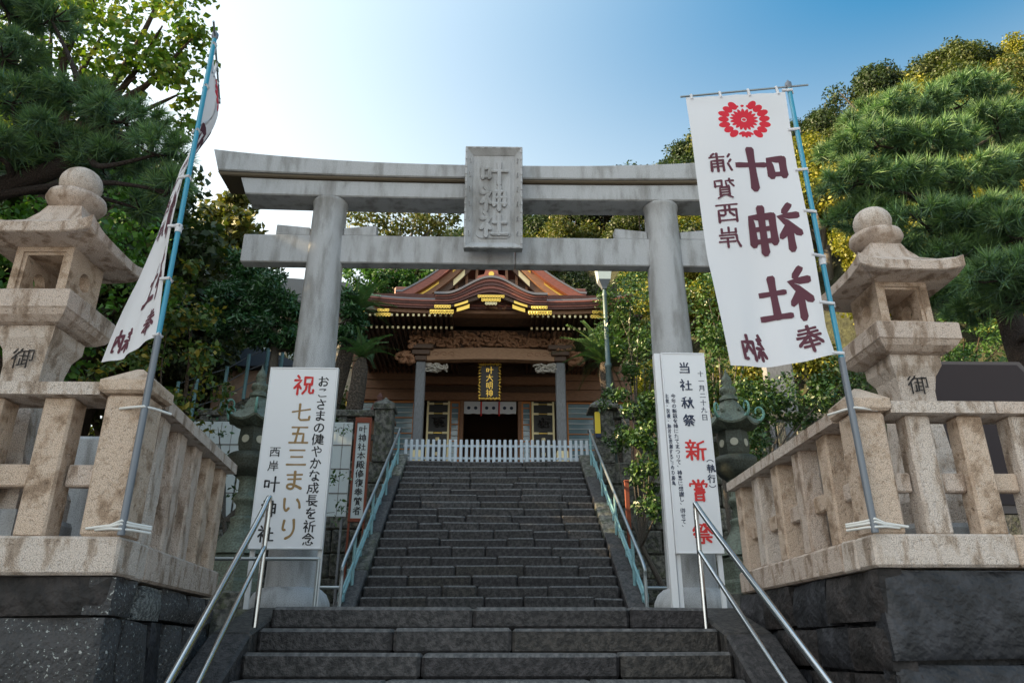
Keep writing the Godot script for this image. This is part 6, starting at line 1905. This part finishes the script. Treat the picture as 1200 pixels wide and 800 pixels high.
	# camellia bushes on the right of the upper stair
	var beds := [
		["camellia_shrub", "tall glossy camellia beside the lamp post", [[740, 345, 17.5, 0.9], [735, 390, 17.2, 0.9], [755, 420, 17.0, 0.8], [728, 440, 16.9, 0.5], [750, 370, 18.0, 0.8], [762, 330, 18.5, 0.9], [720, 360, 18.5, 0.6]], Vector3(3.9, TERR, -17.5), [745, 520], 3900],
		["camellia_shrub", "low glossy camellia spreading over the terrace wall by the narrow sign", [[745, 470, 14.6, 0.5], [735, 505, 14.4, 0.4], [760, 520, 14.0, 0.5], [755, 560, 13.8, 0.4], [770, 600, 13.2, 0.45], [765, 480, 14.8, 0.5], [720, 470, 15.4, 0.35], [775, 540, 13.6, 0.5], [722, 520, 15.0, 0.3]], Vector3(3.4, LAND - 0.02, -14.0), [752, 640], 3300],
		["camellia_shrub", "branchy camellia between gate pillar and banner", [[830, 350, 15.0, 0.8], [845, 385, 14.8, 0.7], [825, 410, 14.6, 0.6], [850, 330, 15.4, 0.7], [840, 440, 14.4, 0.6], [865, 400, 15.0, 0.7], [870, 350, 15.6, 0.8], [820, 450, 14.4, 0.5]], Vector3(4.6, LAND - 0.02, -14.9), [845, 530], 4000],
		["camellia_shrub", "dense dark camellia behind the bronze lantern with bare scroll finial", [[880, 470, 13.5, 0.6], [895, 500, 13.0, 0.5], [870, 520, 12.8, 0.5], [900, 455, 14.0, 0.6], [860, 480, 13.6, 0.5], [890, 540, 12.6, 0.5], [930, 480, 13.6, 0.55], [960, 465, 13.6, 0.6], [985, 450, 13.6, 0.6]], Vector3(5.3, LAND - 0.02, -13.3), [890, 570], 4200],
	]
	for i in beds.size():
		var b = beds[i]
		cl = []
		for q in b[2]: cl.append([at(q[0], q[1], q[2]), Vector3(q[3], q[3] * 0.85, q[3])])
		broadleaf(b[0], b[1], b[3], at(b[4][0], b[4][1], -b[3].z), cl, 0.07, int(b[5] * 1.5), 0.09, 0.5, deep, "leaf_glossy", "bark_grey", 30 + i)
	cl = []
	for q in [[1130, 395, 10.5, 0.6], [1105, 405, 10.4, 0.5], [1150, 385, 10.6, 0.5], [1135, 420, 10.3, 0.6], [1180, 400, 10.6, 0.5], [1075, 420, 10.5, 0.5]]:
		cl.append([at(q[0], q[1], q[2]), Vector3(q[3], q[3] * 0.8, q[3])])
	broadleaf("leafy_shrub", "fine-leaved fresh green shrub beside the dark pine trunk", Vector3(6.7, LAND - 0.02, -10.6), at(1130, 470, 10.5), cl, 0.06, 3600, 0.07, 0.4, [Color(0.08, 0.17, 0.04), Color(0.1, 0.2, 0.045), Color(0.05, 0.12, 0.03)], "leaf", "bark_brown", 40)

func frond_mesh(seed_no: int) -> ArrayMesh:   # a cycad leaf along +x, arching up and over
	var rng := RandomNumberGenerator.new()
	rng.seed = seed_no
	var L := Leaves.new()
	var n := 34
	for k in n:
		var f := (k + 1.0) / n
		var p := Vector3(f * 0.95, 0.35 * f - 0.62 * f * f, 0)
		var len_l := 0.2 * sin(minf(f * 1.15 + 0.12, 1.0) * PI * 0.86 + 0.2)
		for s in [-1, 1]:
			var d := Vector3(0.55, 0.28, s * 0.9).normalized()
			L.leaf(p, d, Vector3(-0.1, 1, s * 0.25).normalized(), maxf(len_l, 0.05), 0.034, shade([Color(0.07, 0.15, 0.06), Color(0.1, 0.19, 0.075)], rng))
		var q := Vector3((f - 1.0 / n) * 0.95, 0.35 * (f - 1.0 / n) - 0.62 * pow(f - 1.0 / n, 2), 0)
		L.leaf(q, (p - q).normalized(), Vector3.UP, (p - q).length() * 1.3, 0.02, Color(0.12, 0.16, 0.05))
	return L.mesh()

func cycad(label: String, foot: Vector3, head: Vector3, n: int, size: float, seed_no: int) -> void:
	var rng := RandomNumberGenerator.new()
	rng.seed = seed_no
	var t := thing("cycad_palm", label, "palm", foot)
	part(t, "trunk", tube(spline([foot - Vector3.UP * 0.05, foot.lerp(head, 0.5) + Vector3(0.04, 0, 0.02), head], 4), [0.24, 0.22, 0.21, 0.2, 0.2, 0.2, 0.19, 0.18, 0.1], 12), mats.cycad_trunk)
	var meshes := [frond_mesh(1), frond_mesh(2)]
	for k in n:
		var a := TAU * k * 0.382 + rng.randf_range(-0.2, 0.2)
		var tilt := lerpf(1.15, -0.05, float(k) / n) + rng.randf_range(-0.1, 0.1)
		var s := size * rng.randf_range(0.8, 1.1)
		var b := Basis(Vector3.UP, a) * Basis(Vector3.BACK, tilt)
		part(t, "frond", meshes[k % 2], mats.leaf_glossy, Transform3D(b.scaled(Vector3.ONE * s), head))

func build_cycads() -> void:
	cycad("cycad with scaly trunk left of the shrine roof's corner", Vector3(-4.35, TERR, -17.8), at(418, 366, 17.8), 20, 1.2, 1)
	cycad("low cycad with pale fronds beside the porch's grey pillar", Vector3(-3.45, TERR, -16.95), at(424, 420, 16.95), 16, 0.95, 2)
	cycad("cycad with drooping fronds behind the turquoise lamp post", Vector3(3.1, TERR, -18.6), at(708, 425, 18.6), 28, 1.4, 3)

func build_wood() -> void:   # trees of the hill, every one from a few crown shapes
	var rng := RandomNumberGenerator.new()
	rng.seed = 500
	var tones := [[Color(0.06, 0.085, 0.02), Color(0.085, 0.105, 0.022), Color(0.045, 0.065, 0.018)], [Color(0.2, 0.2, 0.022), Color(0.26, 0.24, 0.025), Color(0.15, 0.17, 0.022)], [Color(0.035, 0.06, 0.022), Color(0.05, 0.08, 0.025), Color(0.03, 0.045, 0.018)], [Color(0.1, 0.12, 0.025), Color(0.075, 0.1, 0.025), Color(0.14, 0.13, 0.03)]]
	var crowns := []
	for v in 4:
		var L := Leaves.new()
		for k in 26:
			var d := rand_dir(rng)
			d.y = absf(d.y) * 0.9 - 0.12
			var c := Vector3(0, 1.9, 0) + d * Vector3(1.75, 1.5, 1.75) * rng.randf_range(0.72, 1.02)
			fill(L, c, Vector3.ONE * rng.randf_range(0.42, 0.75), 520, 0.13, 0.62, tones[v], rng, 0.4)
		crowns.append(L.mesh())
	for v in 2:   # larger trees: finer leaves for their size
		var L := Leaves.new()
		for k in 60:
			var d := rand_dir(rng)
			d.y = absf(d.y) * 1.1 - 0.35
			var c := Vector3(0, 2.0, 0) + d * Vector3(1.5, 1.5, 1.5) * rng.randf_range(0.45, 1.02)
			fill(L, c, Vector3.ONE * rng.randf_range(0.25, 0.45), 300, 0.085, 0.62, tones[[0, 2][v]], rng, 0.4)
		crowns.append(L.mesh())
	var st := new_st()
	add_tube(st, [Vector3(0, -0.6, 0), Vector3(0.08, 0.8, 0.05), Vector3(0, 2.2, 0)], [0.17, 0.13, 0.06], 7)
	for k in 6:
		var a := k * 1.05
		add_tube(st, [Vector3(0, 0.6 + k * 0.15, 0), Vector3(cos(a) * 0.7, 1.5 + k * 0.1, sin(a) * 0.7), Vector3(cos(a) * 1.3, 2.1 + 0.1 * k, sin(a) * 1.3)], [0.07, 0.05, 0.02], 5)
	var stem := done(st)
	var plant := func(p: Vector3, s: float, v: int, label: String, group: String):
		var t := thing("hill_tree", label, "tree", p, group)
		t.rotation.y = rng.randf() * TAU
		t.scale = Vector3(s, s * rng.randf_range(0.9, 1.15), s)
		var a := MeshInstance3D.new()
		a.name = "trunk"
		a.mesh = stem
		a.material_override = mats.bark_grey
		t.add_child(a)
		var b := MeshInstance3D.new()
		b.name = "crown"
		b.mesh = crowns[v]
		b.material_override = mats.leaf
		t.add_child(b)
	var names := ["mid green round-crowned tree in the wood on the hill", "yellow-green sunny tree in the wood on the hill", "dark evergreen tree in the wood on the hill", "olive green tree in the wood on the hill"]
	# rows up the slope, thinned where the picture shows nothing
	var d := 14.0
	while d < 47.0:
		var x := -14.0
		while x < 46.0:
			var px := x + rng.randf_range(-0.9, 0.9)
			var pd := d + rng.randf_range(-0.8, 0.8)
			var gh := hill_height(px, pd)
			var free := gh > 7.0 and not (absf(px) < 6.0 and pd < 30.0)
			var seen: bool = px / pd > -0.32 and px / pd < 0.92
			if free and seen:
				var v := rng.randi() % 4
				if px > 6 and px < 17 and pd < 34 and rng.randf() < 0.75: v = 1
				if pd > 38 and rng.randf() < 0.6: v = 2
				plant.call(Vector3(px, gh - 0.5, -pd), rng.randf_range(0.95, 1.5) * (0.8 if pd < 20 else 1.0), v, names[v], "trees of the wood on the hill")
			x += 3.1 if d > 20 else 2.6
		d += 3.0 if d > 20 else 2.4
	# high wood to the west, which keeps the stair in shade
	var west := "tall tree of the high wood standing beyond the old pine"
	for k in 14:
		var f := k / 13.0
		var z := lerpf(1.0, 30.0, f)
		for row in 2:
			var p := Vector3(-12.5 - row * 3.2 + rng.randf_range(-0.8, 0.8) - 1.5 * smoothstep(14, 30, z), 0.0 if z < 4.6 else (LAND if z < 16 else TERR), -(z + rng.randf_range(-0.8, 0.8)))
			plant.call(p - Vector3.UP * 0.1, (rng.randf_range(3.3, 3.8) if z < 7.5 else rng.randf_range(1.9, 2.2) if z < 15 else rng.randf_range(3.0, 3.5)), 4 + rng.randi() % 2, west, "trees of the high wood")

func _ready() -> void:
	make_view()
	make_materials()
	build_setting()
	build_stairs()
	build_walls()
	build_balustrades()
	build_gate()
	stone_lantern("square stone lantern with pale pillar and lifted roof beside the dark information board", Vector3(3.1, 0.3 + EYE - 0.02, -5.3), 1.0)
	stone_lantern("square stone lantern with orange fire box beside the edge-on banner", Vector3(-3.14, 0.2 + EYE + 0.06, -4.9), -1.0)
	bronze_lantern("green bronze lantern behind the white celebration sign", Vector3(-3.1, LAND - 0.02, -9.5), 0.25)
	bronze_lantern("green bronze lantern with scrolled roof corners behind the narrow festival sign", Vector3(3.12, LAND - 0.02, -9.5), 0.25)
	build_shrine()
	build_terrace_things()
	build_rails()
	build_signs()
	build_banners()
	build_pines()
	build_trees()
	build_cycads()
	build_wood()
